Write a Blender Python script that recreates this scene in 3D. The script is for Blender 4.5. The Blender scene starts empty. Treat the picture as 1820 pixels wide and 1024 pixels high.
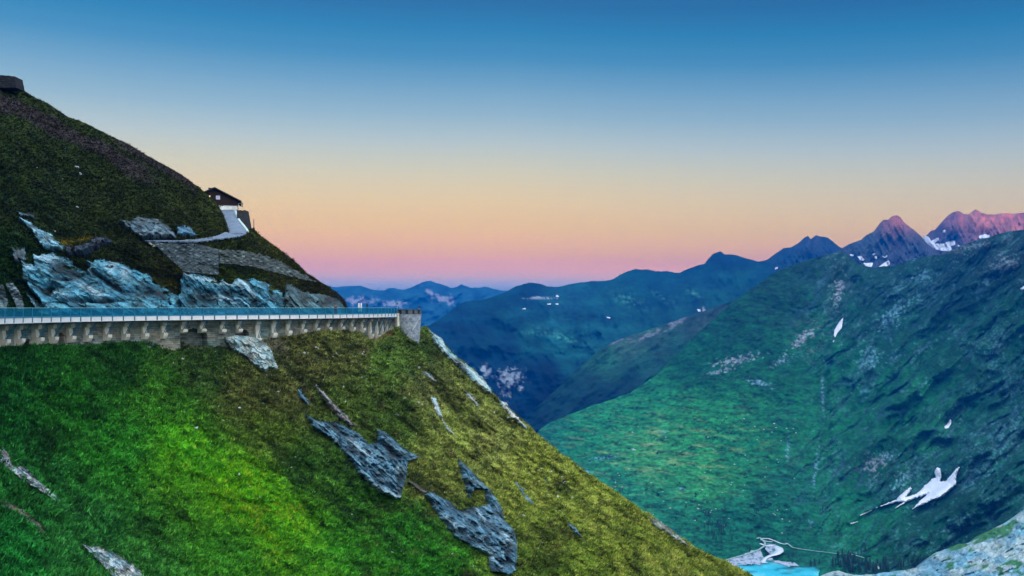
import bpy, bmesh, math, random
import numpy as np
from mathutils import Vector, Matrix
from mathutils.bvhtree import BVHTree
random.seed(7); rng = np.random.default_rng(7)
C = bpy.context.scene
col = C.collection
# ------------------------------------------------------------------ camera
F = 1576.0; W0, H0 = 1820, 1024
PITCH = math.atan(35/F)
cam = bpy.data.objects.new('camera', bpy.data.cameras.new('camera')); col.objects.link(cam)
cam.data.sensor_width = 36; cam.data.lens = 36*F/W0
cam.data.clip_start = 0.5; cam.data.clip_end = 120000
cam.location = (0, 0, 0); cam.rotation_euler = (math.pi/2+PITCH, 0, 0)
C.camera = cam
C.render.engine = 'CYCLES'
C.view_settings.view_transform = 'Standard'; C.view_settings.look = 'None'
EXPO = 0.75
C.view_settings.exposure = EXPO; C.view_settings.gamma = 1
C.cycles.max_bounces = 5; C.cycles.transparent_max_bounces = 12; C.cycles.volume_bounces = 0
C.cycles.volume_step_rate = 4; C.cycles.use_denoising = True
# ------------------------------------------------------------------ world
def s2l(c):
    return tuple((x/255/12.92 if x <= 10 else ((x/255+.055)/1.055)**2.4) for x in c)
SUN_AZ = math.radians(28)      # the sun stands behind the camera, to its right
SUN_EL = math.radians(2.6)
wd = bpy.data.worlds.new('World'); C.world = wd; wd.use_nodes = True
nt = wd.node_tree; nt.nodes.clear()
def N(t, **k):
    n = nt.nodes.new(t)
    for a, b in k.items(): setattr(n, a, b)
    return n
def L(a, b): nt.links.new(a, b)
def MATH(op, a, b=None, clamp=False):
    m = N('ShaderNodeMath', operation=op, use_clamp=clamp)
    for i, v in enumerate((a, b)):
        if v is None: continue
        if isinstance(v, (int, float)): m.inputs[i].default_value = v
        else: L(v, m.inputs[i])
    return m.outputs[0]
tc = N('ShaderNodeTexCoord'); sp = N('ShaderNodeSeparateXYZ'); L(tc.outputs['Generated'], sp.inputs[0])
elev = MATH('ARCSINE', sp.outputs['Z'])
shift = MATH('MULTIPLY', MATH('MULTIPLY', MATH('MAXIMUM', sp.outputs['X'], 0.0), math.radians(3.4)), MATH('DIVIDE', elev, math.radians(6), True))
t = MATH('DIVIDE', MATH('ADD', MATH('ADD', elev, shift), math.radians(5)), math.radians(95), True)
ramp = N('ShaderNodeValToRGB'); cr = ramp.color_ramp
HZ_D, HZ_TOP, HZ_FAR = 1.0e-4, 740.0, 14500.0      # the valley haze, see make_haze
HZ_J = (.012, .095, .27)                             # light it scatters towards the eye
SKYT = [(-5, (30, 110, 180)), (0.7, (60, 130, 190)), (1.5, (140, 165, 205)), (2.2, (200, 167, 180)), (2.9, (210, 165, 170)), (3.6, (214, 172, 156)), (5.3, (220, 187, 148)), (7.1, (216, 196, 160)), (8.9, (198, 197, 178)),
        (10.7, (170, 189, 195)), (12.4, (136, 173, 195)), (14.2, (102, 155, 190)), (15.8, (58, 136, 182)), (17.5, (18, 122, 174)), (19.1, (0, 104, 160)), (22, (0, 92, 150))]
SKY = []
for a, c in SKYT:
    e = math.radians(max(a, .4)); T = math.exp(-HZ_D*min(HZ_FAR, HZ_TOP/math.sin(e)))
    SKY.append((a, [max(0.0, (x/2**EXPO-j*(1-T))/T) for x, j in zip(s2l(c), HZ_J)]))
SKY += [(30, [.25, .46, .72]), (45, [.72, .86, 1.05]), (90, [.95, 1.05, 1.2])]
MAXR = max(max(c) for a, c in SKY)
while len(cr.elements) < len(SKY): cr.elements.new(0.5)
for e, (a, c) in zip(cr.elements, SKY): e.position = (a+5)/95
for e, (a, c) in zip(cr.elements, SKY): e.color = (c[0]/MAXR, c[1]/MAXR, c[2]/MAXR, 1)
L(t, ramp.inputs[0])
# west-east change in brightness, and the after-glow round the sunken sun behind the camera
side = MATH('MULTIPLY_ADD', sp.outputs['X'], -0.12); nt.nodes[-1].inputs[2].default_value = 1.0
upw = MATH('MULTIPLY', MATH('DIVIDE', elev, math.radians(19), True), 1.0)
sd = MATH('ADD', MATH('MULTIPLY', MATH('SUBTRACT', side, 1.0), upw), 1.0)
mul = N('ShaderNodeVectorMath', operation='SCALE'); L(ramp.outputs[0], mul.inputs[0]); L(MATH('MULTIPLY', sd, MAXR), mul.inputs['Scale'])
dot = N('ShaderNodeVectorMath', operation='DOT_PRODUCT'); L(tc.outputs['Generated'], dot.inputs[0])
dot.inputs[1].default_value = (math.sin(SUN_AZ)*0.9, -math.cos(SUN_AZ)*0.9, 0.43)
glow = MATH('POWER', MATH('MAXIMUM', dot.outputs['Value'], 0.0), 2.2)
gv = N('ShaderNodeVectorMath', operation='SCALE'); gv.inputs[0].default_value = (1.85, 1.75, 1.6); L(glow, gv.inputs['Scale'])
add = N('ShaderNodeVectorMath', operation='ADD'); L(mul.outputs[0], add.inputs[0]); L(gv.outputs[0], add.inputs[1])
# a touch of the physical sky
ns = N('ShaderNodeTexSky'); ns.sky_type = 'NISHITA'; ns.sun_disc = False
ns.sun_elevation = SUN_EL; ns.sun_rotation = math.pi-SUN_AZ
ns_s = N('ShaderNodeVectorMath', operation='SCALE'); L(ns.outputs[0], ns_s.inputs[0]); ns_s.inputs['Scale'].default_value = 0.02
ad2 = N('ShaderNodeVectorMath', operation='ADD'); L(add.outputs[0], ad2.inputs[0]); L(ns_s.outputs[0], ad2.inputs[1])
bg = N('ShaderNodeBackground'); bg.inputs['Strength'].default_value = 1.0; L(ad2.outputs[0], bg.inputs[0])
wo = N('ShaderNodeOutputWorld'); L(bg.outputs[0], wo.inputs[0])
# ------------------------------------------------------------------ sun (last red light, only the highest peaks get it)
sl = bpy.data.lights.new('sun', 'SUN'); sl.energy = 5.0; sl.angle = math.radians(0.5); sl.color = (1.0, 0.13, 0.09)
so = bpy.data.objects.new('sun', sl); col.objects.link(so)
sdir = Vector((math.sin(SUN_AZ)*math.cos(SUN_EL), -math.cos(SUN_AZ)*math.cos(SUN_EL), math.sin(SUN_EL)))
so.rotation_euler = sdir.to_track_quat('Z', 'Y').to_euler()
# ------------------------------------------------------------------ numeric helpers
cp, sp_ = math.cos(PITCH), math.sin(PITCH)
def ray(px, py):
    x = (np.asarray(px, float)-W0/2)/F; y = -(np.asarray(py, float)-H0/2)/F
    Y = cp - y*sp_; Z = sp_ + y*cp
    return np.stack([x/Y, np.ones_like(x*Y), Z/Y], -1)
def P(px, py, d): return ray(px, py)*np.asarray(d, float)[..., None]
def Pv(px, py, d): return Vector(P(px, py, d))
def _h(ix, iy, s):
    n = (ix.astype(np.int64)*374761393 + iy.astype(np.int64)*668265263 + s*982451653) & 0xffffffff
    n = ((n ^ (n >> 13))*1274126177) & 0xffffffff
    n = ((n ^ (n >> 16))*2246822519) & 0xffffffff
    return ((n ^ (n >> 15)) & 0xffffff)/float(0xffffff)
def pn(x, y, s=0):
    x = np.asarray(x, float); y = np.asarray(y, float)
    x0 = np.floor(x); y0 = np.floor(y); fx = x-x0; fy = y-y0
    u = fx*fx*fx*(fx*(fx*6-15)+10); v = fy*fy*fy*(fy*(fy*6-15)+10)
    def g(dx, dy):
        a = _h(x0+dx, y0+dy, s)*2*np.pi
        return np.cos(a)*(fx-dx)+np.sin(a)*(fy-dy)
    return 1.5*((g(0, 0)*(1-u)+g(1, 0)*u)*(1-v)+(g(0, 1)*(1-u)+g(1, 1)*u)*v)
def fbm(x, y, o=4, s=0, g=0.5):
    r = 0; a = 1; t = 0
    for i in range(o):
        r = r+a*pn(x*2**i+17.3*i, y*2**i-9.1*i, s+i*31); t += a; a *= g
    return r/t
def ridg(x, y, o=4, s=0, g=0.5):
    r = 0; a = 1; t = 0
    for i in range(o):
        r = r+a*(1-2*np.abs(pn(x*2**i+7.3*i, y*2**i+3.1*i, s+i*31))); t += a; a *= g
    return r/t
def worley(x, y, s=0):
    """faceted blocks: a tilted random plane per cell; returns height, edge nearness, cell value"""
    x0 = np.floor(x); y0 = np.floor(y)
    b1 = np.full(np.shape(x), 9e9); b2 = b1.copy(); hh = np.zeros(np.shape(x)); cv = hh.copy()
    for i in (-1, 0, 1):
        for j in (-1, 0, 1):
            cx, cy = x0+i, y0+j
            qx = cx+_h(cx, cy, s); qy = cy+_h(cx, cy, s+1)
            d = np.hypot(x-qx, y-qy)
            r = _h(cx, cy, s+2)
            pl = r + (x-qx)*(_h(cx, cy, s+3)-.5)*1.6 + (y-qy)*(_h(cx, cy, s+4)-.5)*1.6
            m = d < b1
            b2 = np.where(m, b1, np.minimum(b2, d)); hh = np.where(m, pl, hh); cv = np.where(m, r, cv); b1 = np.where(m, d, b1)
    return hh, b2-b1, cv
def rot(x, y, deg):
    a = math.radians(deg); c, s = math.cos(a), math.sin(a)
    return x*c+y*s, -x*s+y*c
def sst(a, b, x):
    t = np.clip((x-a)/(b-a), 0, 1); return t*t*(3-2*t)
class TPS:
    def __init__(self, pts):
        p = np.array(pts, float); self.c = p[:, :2]/500
        v = np.log(p[:, 2]); n = len(p)
        r = np.hypot(*(self.c[:, None]-self.c[None]).transpose(2, 0, 1))
        K = np.where(r > 0, r*r*np.log(r+1e-12), 0)+np.eye(n)*1e-4
        Q = np.c_[np.ones(n), self.c]; A = np.block([[K, Q], [Q.T, np.zeros((3, 3))]])
        self.w = np.linalg.solve(A, np.r_[v, 0, 0, 0])
    def __call__(self, x, y):
        x = np.asarray(x, float)/500; y = np.asarray(y, float)/500
        o = self.w[-3]+self.w[-2]*x+self.w[-1]*y
        for (cx, cy), w in zip(self.c, self.w):
            r2 = (x-cx)**2+(y-cy)**2; o = o+w*0.5*r2*np.log(r2+1e-18)
        return np.exp(o)
def idw(pts, x, y, p=3.0):
    """blend of colours given at places (albedo of the ground cover there)"""
    out = np.zeros(x.shape+(3,)); t = np.zeros(x.shape)
    for (cx, cy, c) in pts:
        w = 1/(((x-cx)**2+(y-cy)**2)+400)**(p/2)
        out += w[..., None]*np.array(c); t += w
    return out/t[..., None]
def inpoly(poly, x, y):
    r = np.zeros(x.shape, bool); n = len(poly)
    for i in range(n):
        x1, y1 = poly[i]; x2, y2 = poly[(i+1) % n]
        if y1 == y2: continue
        m = ((y1 > y) != (y2 > y)) & (x < (x2-x1)*(y-y1)/(y2-y1)+x1)
        r ^= m
    return r
def sdist(poly, x, y):
    d = np.full(x.shape, 1e9); n = len(poly)
    for i in range(n):
        ax, ay = poly[i]; bx, by = poly[(i+1) % n]
        vx, vy = bx-ax, by-ay; L2 = vx*vx+vy*vy+1e-9
        t = np.clip(((x-ax)*vx+(y-ay)*vy)/L2, 0, 1)
        d = np.minimum(d, np.hypot(x-ax-t*vx, y-ay-t*vy))
    return np.where(inpoly(poly, x, y), d, -d)
# ------------------------------------------------------------------ mesh helpers
def tagp(o, label=None, cat=None, group=None, kind=None):
    if label: o['label'] = label
    if cat: o['category'] = cat
    if group: o['group'] = group
    if kind: o['kind'] = kind
    return o
def npmesh(name, V, Fc, mat, colr=None, smooth=True, parent=None, center=False):
    """V (n,3), Fc (m,k) faces of one size"""
    V = np.asarray(V, np.float64); Fc = np.asarray(Fc, np.int32)
    loc = V.mean(0) if center else np.zeros(3)
    if center: loc[2] = V[:, 2].min()
    me = bpy.data.meshes.new(name); k = Fc.shape[1]
    me.vertices.add(len(V)); me.vertices.foreach_set('co', (V-loc).astype(np.float32).ravel())
    me.loops.add(Fc.size); me.loops.foreach_set('vertex_index', Fc.ravel())
    me.polygons.add(len(Fc)); me.polygons.foreach_set('loop_start', np.arange(len(Fc), dtype=np.int32)*k)
    me.polygons.foreach_set('loop_total', np.full(len(Fc), k, np.int32))
    me.update(calc_edges=True)
    me.polygons.foreach_set('use_smooth', np.full(len(Fc), smooth, bool))
    if colr is not None:
        a = me.color_attributes.new('Col', 'FLOAT_COLOR', 'POINT')
        a.data.foreach_set('color', np.c_[np.clip(colr, 0.002, 1), np.ones(len(V))].astype(np.float32).ravel())
    me.materials.append(mat)
    o = bpy.data.objects.new(name, me); col.objects.link(o); o.location = loc
    if parent: o.parent = parent
    return o
def grid_faces(nr, nc):
    i = np.arange(nr-1)[:, None]*nc+np.arange(nc-1)[None]
    i = i.ravel(); return np.stack([i, i+nc, i+nc+1, i+1], 1)
def obj(name, bm, mat, parent=None, smooth=False):
    me = bpy.data.meshes.new(name); bmesh.ops.recalc_face_normals(bm, faces=bm.faces); bm.to_mesh(me); bm.free()
    for p in me.polygons: p.use_smooth = smooth
    me.materials.append(mat); o = bpy.data.objects.new(name, me); col.objects.link(o)
    if parent: o.parent = parent
    return o
def empty(name, loc=(0, 0, 0), rz=0):
    o = bpy.data.objects.new(name, None); col.objects.link(o); o.location = loc; o.rotation_euler = (0, 0, rz); o.empty_display_size = .5
    return o
def box(bm, x0, x1, y0, y1, z0, z1, M=None):
    vs = [bm.verts.new((x, y, z)) for x in (x0, x1) for y in (y0, y1) for z in (z0, z1)]
    if M is not None:
        for v in vs: v.co = M @ v.co
    for f in ((0, 1, 3, 2), (4, 6, 7, 5), (0, 4, 5, 1), (2, 3, 7, 6), (0, 2, 6, 4), (1, 5, 7, 3)):
        bm.faces.new([vs[i] for i in f])
def prism(bm, prof, a, b, f):
    """extrude profile (list of 2d) between params a and b, f(u, p) -> Vector"""
    A = [bm.verts.new(f(a, p)) for p in prof]; B = [bm.verts.new(f(b, p)) for p in prof]
    n = len(prof)
    bm.faces.new(A); bm.faces.new(B[::-1])
    for i in range(n): bm.faces.new([A[i], A[(i+1) % n], B[(i+1) % n], B[i]])
def tube(bm, a, b, r, n=8, r2=None):
    a = Vector(a); b = Vector(b); d = (b-a).normalized(); q = d.to_track_quat('Z', 'Y'); r2 = r if r2 is None else r2
    A = [bm.verts.new(a+q@Vector((r*math.cos(2*math.pi*i/n), r*math.sin(2*math.pi*i/n), 0))) for i in range(n)]
    B = [bm.verts.new(b+q@Vector((r2*math.cos(2*math.pi*i/n), r2*math.sin(2*math.pi*i/n), 0))) for i in range(n)]
    bm.faces.new(A[::-1]); bm.faces.new(B)
    for i in range(n): bm.faces.new([A[i], A[(i+1) % n], B[(i+1) % n], B[i]])
# ------------------------------------------------------------------ materials
def mat(name, c=(.5, .5, .5), rough=.8, spec=.3, noise=None, scale=3.0, metal=0, bump=0, attr=False, emit=None, amount=.25):
    m = bpy.data.materials.new(name); m.use_nodes = True; T = m.node_tree; b = T.nodes['Principled BSDF']
    b.inputs['Roughness'].default_value = rough; b.inputs['Specular IOR Level'].default_value = spec; b.inputs['Metallic'].default_value = metal
    tcn = T.nodes.new('ShaderNodeTexCoord')
    nz = T.nodes.new('ShaderNodeTexNoise'); nz.inputs['Scale'].default_value = scale; nz.inputs['Detail'].default_value = 6; nz.inputs['Roughness'].default_value = .65
    T.links.new(tcn.outputs['Object'], nz.inputs['Vector'])
    mx = T.nodes.new('ShaderNodeMix'); mx.data_type = 'RGBA'; mx.blend_type = 'MULTIPLY'; mx.inputs['Factor'].default_value = 1.0
    mr = T.nodes.new('ShaderNodeMapRange'); mr.inputs['From Min'].default_value = .3; mr.inputs['From Max'].default_value = .7
    mr.inputs['To Min'].default_value = 1-amount; mr.inputs['To Max'].default_value = 1+amount
    T.links.new(nz.outputs['Fac'], mr.inputs['Value'])
    if attr:
        a = T.nodes.new('ShaderNodeAttribute'); a.attribute_name = 'Col'; T.links.new(a.outputs['Color'], mx.inputs[6])
    else: mx.inputs[6].default_value = (*c, 1)
    T.links.new(mr.outputs[0], mx.inputs[7]); T.links.new(mx.outputs[2], b.inputs['Base Color'])
    if bump:
        bp = T.nodes.new('ShaderNodeBump'); bp.inputs['Strength'].default_value = 1; bp.inputs['Distance'].default_value = bump
        T.links.new(nz.outputs['Fac'], bp.inputs['Height']); T.links.new(bp.outputs[0], b.inputs['Normal'])
    if emit:
        b.inputs['Emission Color'].default_value = (*emit[0], 1); b.inputs['Emission Strength'].default_value = emit[1]
    return m
M_hill = mat('hill_turf', attr=True, rough=1, spec=.1, scale=1.5, bump=.12, amount=.35)
M_grass = mat('grass_blades', attr=True, rough=.9, spec=.15, scale=.5, amount=.15)
M_rock = mat('slate_rock', attr=True, rough=.75, spec=.35, scale=2.2, bump=.10, amount=.35)
M_mtn = mat('mountain_side', attr=True, rough=1, spec=.1, scale=.045, bump=9, amount=.45)
M_far = mat('far_mountain', attr=True, rough=1, spec=.05, scale=.006, bump=22, amount=.25)
M_snow = mat('old_snow', (.70, .75, .84), rough=.8, scale=.03, amount=.16, bump=1.5)
M_white = mat('white_panel', (.70, .72, .74), rough=.5, scale=1.2, amount=.10)
M_conc = mat('pale_concrete', (.74, .71, .60), rough=.85, scale=1.4, amount=.22)
M_steel = mat('blue_steel', (.03, .20, .32), rough=.45, scale=3, amount=.15)
M_wall = mat('masonry', attr=True, rough=.9, scale=3, bump=.04, amount=.25)
M_road = mat('asphalt', (.10, .11, .13), rough=.9, scale=2)
M_path = mat('pale_path', (.13, .18, .25), rough=.9, scale=.8, amount=.22)
M_kerb = mat('kerb_stone', (.40, .50, .50), rough=.8, scale=1.5)
M_wood = mat('dark_wood', (.022, .009, .006), rough=.7, scale=4)
M_roof = mat('dark_roof', (.022, .018, .02), rough=.6, scale=4)
M_dstone = mat('dark_stone', (.035, .04, .045), rough=.9, scale=1.8, bump=.1, amount=.5)
M_plaster = mat('white_plaster', (.72, .74, .70), rough=.8, scale=1)
M_pane = mat('window_pane', (.45, .5, .8), rough=.15, spec=.5, scale=1, amount=.1)
M_lit = mat('lit_pane', (.8, .5, .1), emit=((1, .55, .08), .9))
M_frame = mat('white_frame', (.75, .75, .8), rough=.6)
M_stone = mat('pale_stone', (.42, .47, .52), rough=.8, scale=3, bump=.05, amount=.3)
M_tree = mat('conifer_needles', (.012, .05, .035), rough=.9, scale=.6, amount=.4)
M_bark = mat('bark', (.05, .04, .03), rough=.9)
M_silt = mat('grey_silt', attr=True, rough=.9, scale=.05, amount=.25)
def silt_c(X, Y, sd):
    g = sst(.0, .25, fbm(X/9, Y/5, 4, 93)+.0)[..., None]; return np.array((.34, .38, .48))*(1-g)+g*np.array((.03, .17, .16))*(1+fbm(X/4, Y/3, 2, 94)[..., None])
M_stream = mat('milky_stream', (.62, .70, .80), rough=.35, scale=.05, amount=.06)
M_track = mat('gravel_track', (.26, .40, .38), rough=.9, scale=.05)
M_skin = mat('skin', (.35, .2, .15), rough=.6); M_cloth = mat('dark_jacket', (.07, .07, .10), rough=.9); M_hair = mat('dark_hair', (.02, .015, .012)); M_trous = mat('dark_trousers', (.03, .035, .05))
M_green = mat('green_paint', (.01, .05, .03), rough=.5)
def lake_mat():
    m = mat('glacial_lake', attr=True, rough=.15, spec=.5, scale=.03, amount=.12, bump=.3)
    return m
M_lake = lake_mat()
def glass_mat():
    m = bpy.data.materials.new('rail_glass'); m.use_nodes = True; T = m.node_tree; T.nodes.clear()
    o = T.nodes.new('ShaderNodeOutputMaterial'); tr = T.nodes.new('ShaderNodeBsdfTransparent'); tr.inputs[0].default_value = (.42, .80, .85, 1)
    df = T.nodes.new('ShaderNodeBsdfDiffuse'); df.inputs[0].default_value = (.015, .20, .33, 1)
    gl = T.nodes.new('ShaderNodeBsdfGlossy'); gl.inputs['Roughness'].default_value = .08; gl.inputs[0].default_value = (.6, .8, .9, 1)
    a = T.nodes.new('ShaderNodeMixShader'); a.inputs[0].default_value = .38; T.links.new(tr.outputs[0], a.inputs[1]); T.links.new(df.outputs[0], a.inputs[2])
    b = T.nodes.new('ShaderNodeMixShader'); b.inputs[0].default_value = .06; T.links.new(a.outputs[0], b.inputs[1]); T.links.new(gl.outputs[0], b.inputs[2])
    T.links.new(b.outputs[0], o.inputs[0]); return m
M_glass = glass_mat()

# ------------------------------------------------------------------ terrain sheets
SHEETS = {}
def sheet(key, name, x0, x1, dx, ny, crest, bottom, dpts, relief, colour, material, back=(300, 1.4, 14), crest_noise=1.5, label=None, yflat=None):
    """a slope between its crest line and its foot; depth from dpts, relief in metres along the line of sight, then a back slope"""
    xs = np.arange(x0, x1+dx, dx, dtype=float)
    cx, cy = np.array(crest, float).T
    top = np.interp(xs, cx, cy) + crest_noise*fbm(xs/18., xs*0+3.3, 5, 11, .6) if crest_noise else np.interp(xs, cx, cy)
    if np.isscalar(bottom): bot = np.full_like(xs, bottom)
    else: bot = np.interp(xs, *np.array(bottom, float).T)
    v = np.linspace(0, 1, ny)[:, None]
    PX = np.broadcast_to(xs, (ny, len(xs))).copy(); PY = top+(bot-top)*v
    D = TPS([(a, b, c if c < 2800 else 2800+(c-2800)*.6) for a, b, c in dpts])(PX, PY)
    D = D + relief(PX, PY, D)
    V = P(PX, PY, D)
    Cc = colour(PX, PY)
    nb = back[2]; length, powr = back[0], back[1]
    s = np.linspace(0, 1, nb+1)[1:][::-1]
    B = V[0][None]+np.stack([0*s, length*s, -length*(s**powr)*.9], 1)[:, None, :]
    B[..., 2] += (fbm(B[..., 0]/length*6, B[..., 1]/length*6, 3, 5)*length*.06)*np.minimum(1, s*3)[:, None]
    Vall = np.concatenate([B, V], 0); Call = np.concatenate([np.broadcast_to(Cc[0], (nb,)+Cc[0].shape), Cc], 0)
    nr, nc = Vall.shape[:2]; Fc = grid_faces(nr, nc)
    o = npmesh(name, Vall.reshape(-1, 3), Fc, material, Call.reshape(-1, 3)); tagp(o, label, kind='structure')
    SHEETS[key] = dict(V=V, C=Cc, PX=PX, PY=PY, xs=xs, top=top, obj=o)
    return o
_bvh = {}
def bvh(key):
    if key not in _bvh:
        s = SHEETS[key]['V']; nr, nc = s.shape[:2]
        _bvh[key] = BVHTree.FromPolygons(s.reshape(-1, 3).tolist(), grid_faces(nr, nc).tolist())
    return _bvh[key]
def hits(key, px, py):
    """depth on the sheet (bilinear on the sheet's own grid, exact since relief runs along the sight line)"""
    S = SHEETS[key]; xs = S['xs']; px = np.asarray(px, float); py = np.asarray(py, float)
    i = np.clip((px-xs[0])/(xs[1]-xs[0]), 0, len(xs)-1.001); i0 = i.astype(int); fx = i-i0
    ny = S['V'].shape[0]
    def coln(c):
        t0 = S['PY'][0, c]; t1 = S['PY'][-1, c]
        j = np.clip((py-t0)/(t1-t0)*(ny-1), 0, ny-1.001); j0 = j.astype(int); fy = j-j0
        D = S['V'][..., 1]
        return D[j0, c]*(1-fy)+D[j0+1, c]*fy, S['C'][j0, c]
    a, ca = coln(i0); b, cb = coln(i0+1)
    return a*(1-fx)+b*fx, ca

# ---- colours of the ground cover (linear albedo)
def lin(*c): return np.array(s2l(c))
def blobs(bl, x, y):
    r = np.zeros(x.shape)
    for (cx, cy, rx, ry, a) in bl:
        u, v = rot(x-cx, y-cy, a); r = np.maximum(r, np.exp(-((u/rx)**2+(v/ry)**2)*1.2))
    return r

# ======================= near hill, lower slope
LOW_TOP = [(-150, 613), (0, 618), (60, 612), (150, 613), (250, 606), (300, 602), (322, 609), (345, 617), (372, 615), (400, 617), (420, 622), (455, 612), (480, 602), (510, 597), (560, 590),
           (600, 586), (640, 590), (655, 601), (668, 603), (690, 590), (702, 582), (710, 578), (722, 588), (736, 601), (744, 596), (748, 580), (757, 578), (768, 590),
           (790, 611), (812, 636), (842, 657), (872, 693), (900, 722), (958, 774), (1000, 808), (1050, 845), (1100, 879), (1150, 913), (1200, 950), (1250, 982), (1290, 1000), (1335, 1024), (1420, 1075)]
LOW_D = [(-150, 615, 88), (0, 615, 106), (150, 611, 122), (300, 603, 139), (400, 616, 145), (500, 597, 153), (600, 586, 162), (660, 600, 169), (700, 582, 184), (735, 600, 188),
         (750, 580, 197), (800, 625, 191), (870, 695, 181), (960, 777, 172), (1050, 845, 162), (1150, 912, 152), (1250, 982, 145), (1335, 1024, 140), (1420, 1070, 134),
         (-150, 1110, 52), (0, 1024, 72), (0, 850, 86), (250, 1024, 88), (250, 800, 108), (500, 1024, 106), (500, 800, 124), (700, 900, 130), (700, 700, 155), (900, 1024, 124),
         (850, 850, 152), (1100, 1024, 134), (500, 1110, 98), (1000, 1110, 120), (1300, 1110, 130), (560, 700, 143), (640, 700, 151)]
def low_rel(x, y, D):
    u, v = rot(x, y, 38)
    k = D/130
    r = 3.0*fbm(u/170, v/60, 3, 1) + 1.9*fbm(u/46, v/20, 4, 2) + .50*fbm(x/8, y/5, 3, 3)+.5*fbm(u/20, v/9, 3, 7) + .9*ridg(u/90+9, v/26, 2, 9)*sst(600, 800, x)
    # the gully under the bastion and the ridge in front of it
    r = r + 5*np.exp(-((x-700-(y-600)*.75)/32)**2)*sst(585, 640, y)*(1-sst(720, 800, y))
    fade = sst(0, 14, y-np.interp(x, *np.array(LOW_TOP).T))
    return r*k*(.25+.75*fade)
G = [(0, 640, (.008, .062, .010)), (200, 640, (.012, .062, .008)), (0, 740, (.008, .075, .012)), (130, 720, (.012, .085, .008)), (60, 850, (.015, .10, .018)), (0, 980, (.012, .13, .022)),
     (200, 800, (.022, .14, .012)), (150, 950, (.022, .125, .024)), (300, 700, (.030, .105, .008)), (330, 800, (.055, .19, .006)), (430, 860, (.085, .25, .004)), (500, 930, (.095, .27, .006)),
     (560, 1010, (.06, .20, .010)), (400, 990, (.04, .17, .012)), (250, 1010, (.03, .135, .02)), (350, 650, (.030, .065, .012)), (440, 700, (.075, .090, .020)), (470, 780, (.075, .125, .014)),
     (560, 640, (.085, .095, .024)), (620, 620, (.095, .11, .028)), (520, 700, (.085, .095, .024)), (600, 720, (.070, .115, .018)), (690, 640, (.060, .115, .016)), (740, 620, (.05, .085, .014)),
     (760, 690, (.10, .115, .028)), (700, 740, (.045, .085, .012)), (800, 780, (.12, .15, .028)), (870, 780, (.13, .15, .035)), (760, 850, (.095, .115, .022)), (640, 900, (.03, .11, .010)),
     (720, 950, (.02, .115, .009)), (760, 1010, (.022, .13, .008)), (940, 850, (.16, .19, .030)), (980, 960, (.11, .145, .020)), (960, 1010, (.06, .10, .012)), (1060, 900, (.17, .21, .032)),
     (1120, 980, (.19, .24, .032)), (1200, 990, (.20, .25, .036)), (1300, 1024, (.20, .25, .035)), (1050, 1020, (.13, .19, .022)), (550, 830, (.035, .10, .012)), (620, 980, (.03, .14, .009))]
def low_col(x, y):
    wx = x+26*fbm(x/45, y/30, 3, 21); wy = y+18*fbm(x/45, y/30, 3, 22)
    c = idw(G, wx, wy, 4.0)
    u, v = rot(x, y, 38)
    n1 = fbm(u/50, v/16, 4, 23); n2 = fbm(x/9, y/5, 3, 24); n3 = fbm(u/120+5, v/45, 3, 25)
    n4 = fbm(x/5, y/3.2, 3, 28)
    n6 = fbm(u/26+3, v/11, 4, 29, .6); c = c*(1+.7*n1[..., None]+1.0*n6[..., None]+.8*n2[..., None]+.6*n4[..., None])*1.08
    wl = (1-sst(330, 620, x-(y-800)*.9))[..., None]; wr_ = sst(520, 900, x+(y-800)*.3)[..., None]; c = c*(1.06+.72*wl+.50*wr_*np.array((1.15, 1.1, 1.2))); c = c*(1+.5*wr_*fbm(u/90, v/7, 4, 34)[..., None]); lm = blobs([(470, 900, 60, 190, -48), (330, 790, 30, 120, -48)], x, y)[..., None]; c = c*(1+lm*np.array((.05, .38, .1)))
    dk = sst(.12, .5, n3+.35*n1)          # patches of dwarf shrub
    c = c*(1-dk[..., None]*.62)+dk[..., None]*np.array((.006, .022, .006))*.6
    br = sst(.15, .5, fbm(x/30+40, y/16, 4, 27))*sst(300, 480, x)*.55*(1-sst(700, 800, y)*(1-sst(560, 700, x)))   # dry brown turf
    c = c*(1-br[..., None])+br[..., None]*np.array((.085, .070, .026))
    # earthy scar below the piers
    sc = blobs([(668, 597, 16, 7, 0), (690, 592, 10, 5, 0)], x, y)
    c = c*(1-sc[..., None])+sc[..., None]*np.array((.12, .055, .03))
    sc = blobs([(350, 607, 26, 11, 0), (490, 610, 22, 16, 30), (440, 608, 40, 9, 10)], x, y)*.9
    c = c*(1-sc[..., None])+sc[..., None]*np.array((.16, .15, .10))*(1+.5*n2[..., None])
    return np.clip(c, .002, .5)
sheet('low', 'hillside', -150, 1420, 1.5, 330, LOW_TOP, 1110, LOW_D, low_rel, low_col, M_hill, back=(60, 1.3, 16), crest_noise=4.5, label='steep green grassy hillside below the road')

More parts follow.
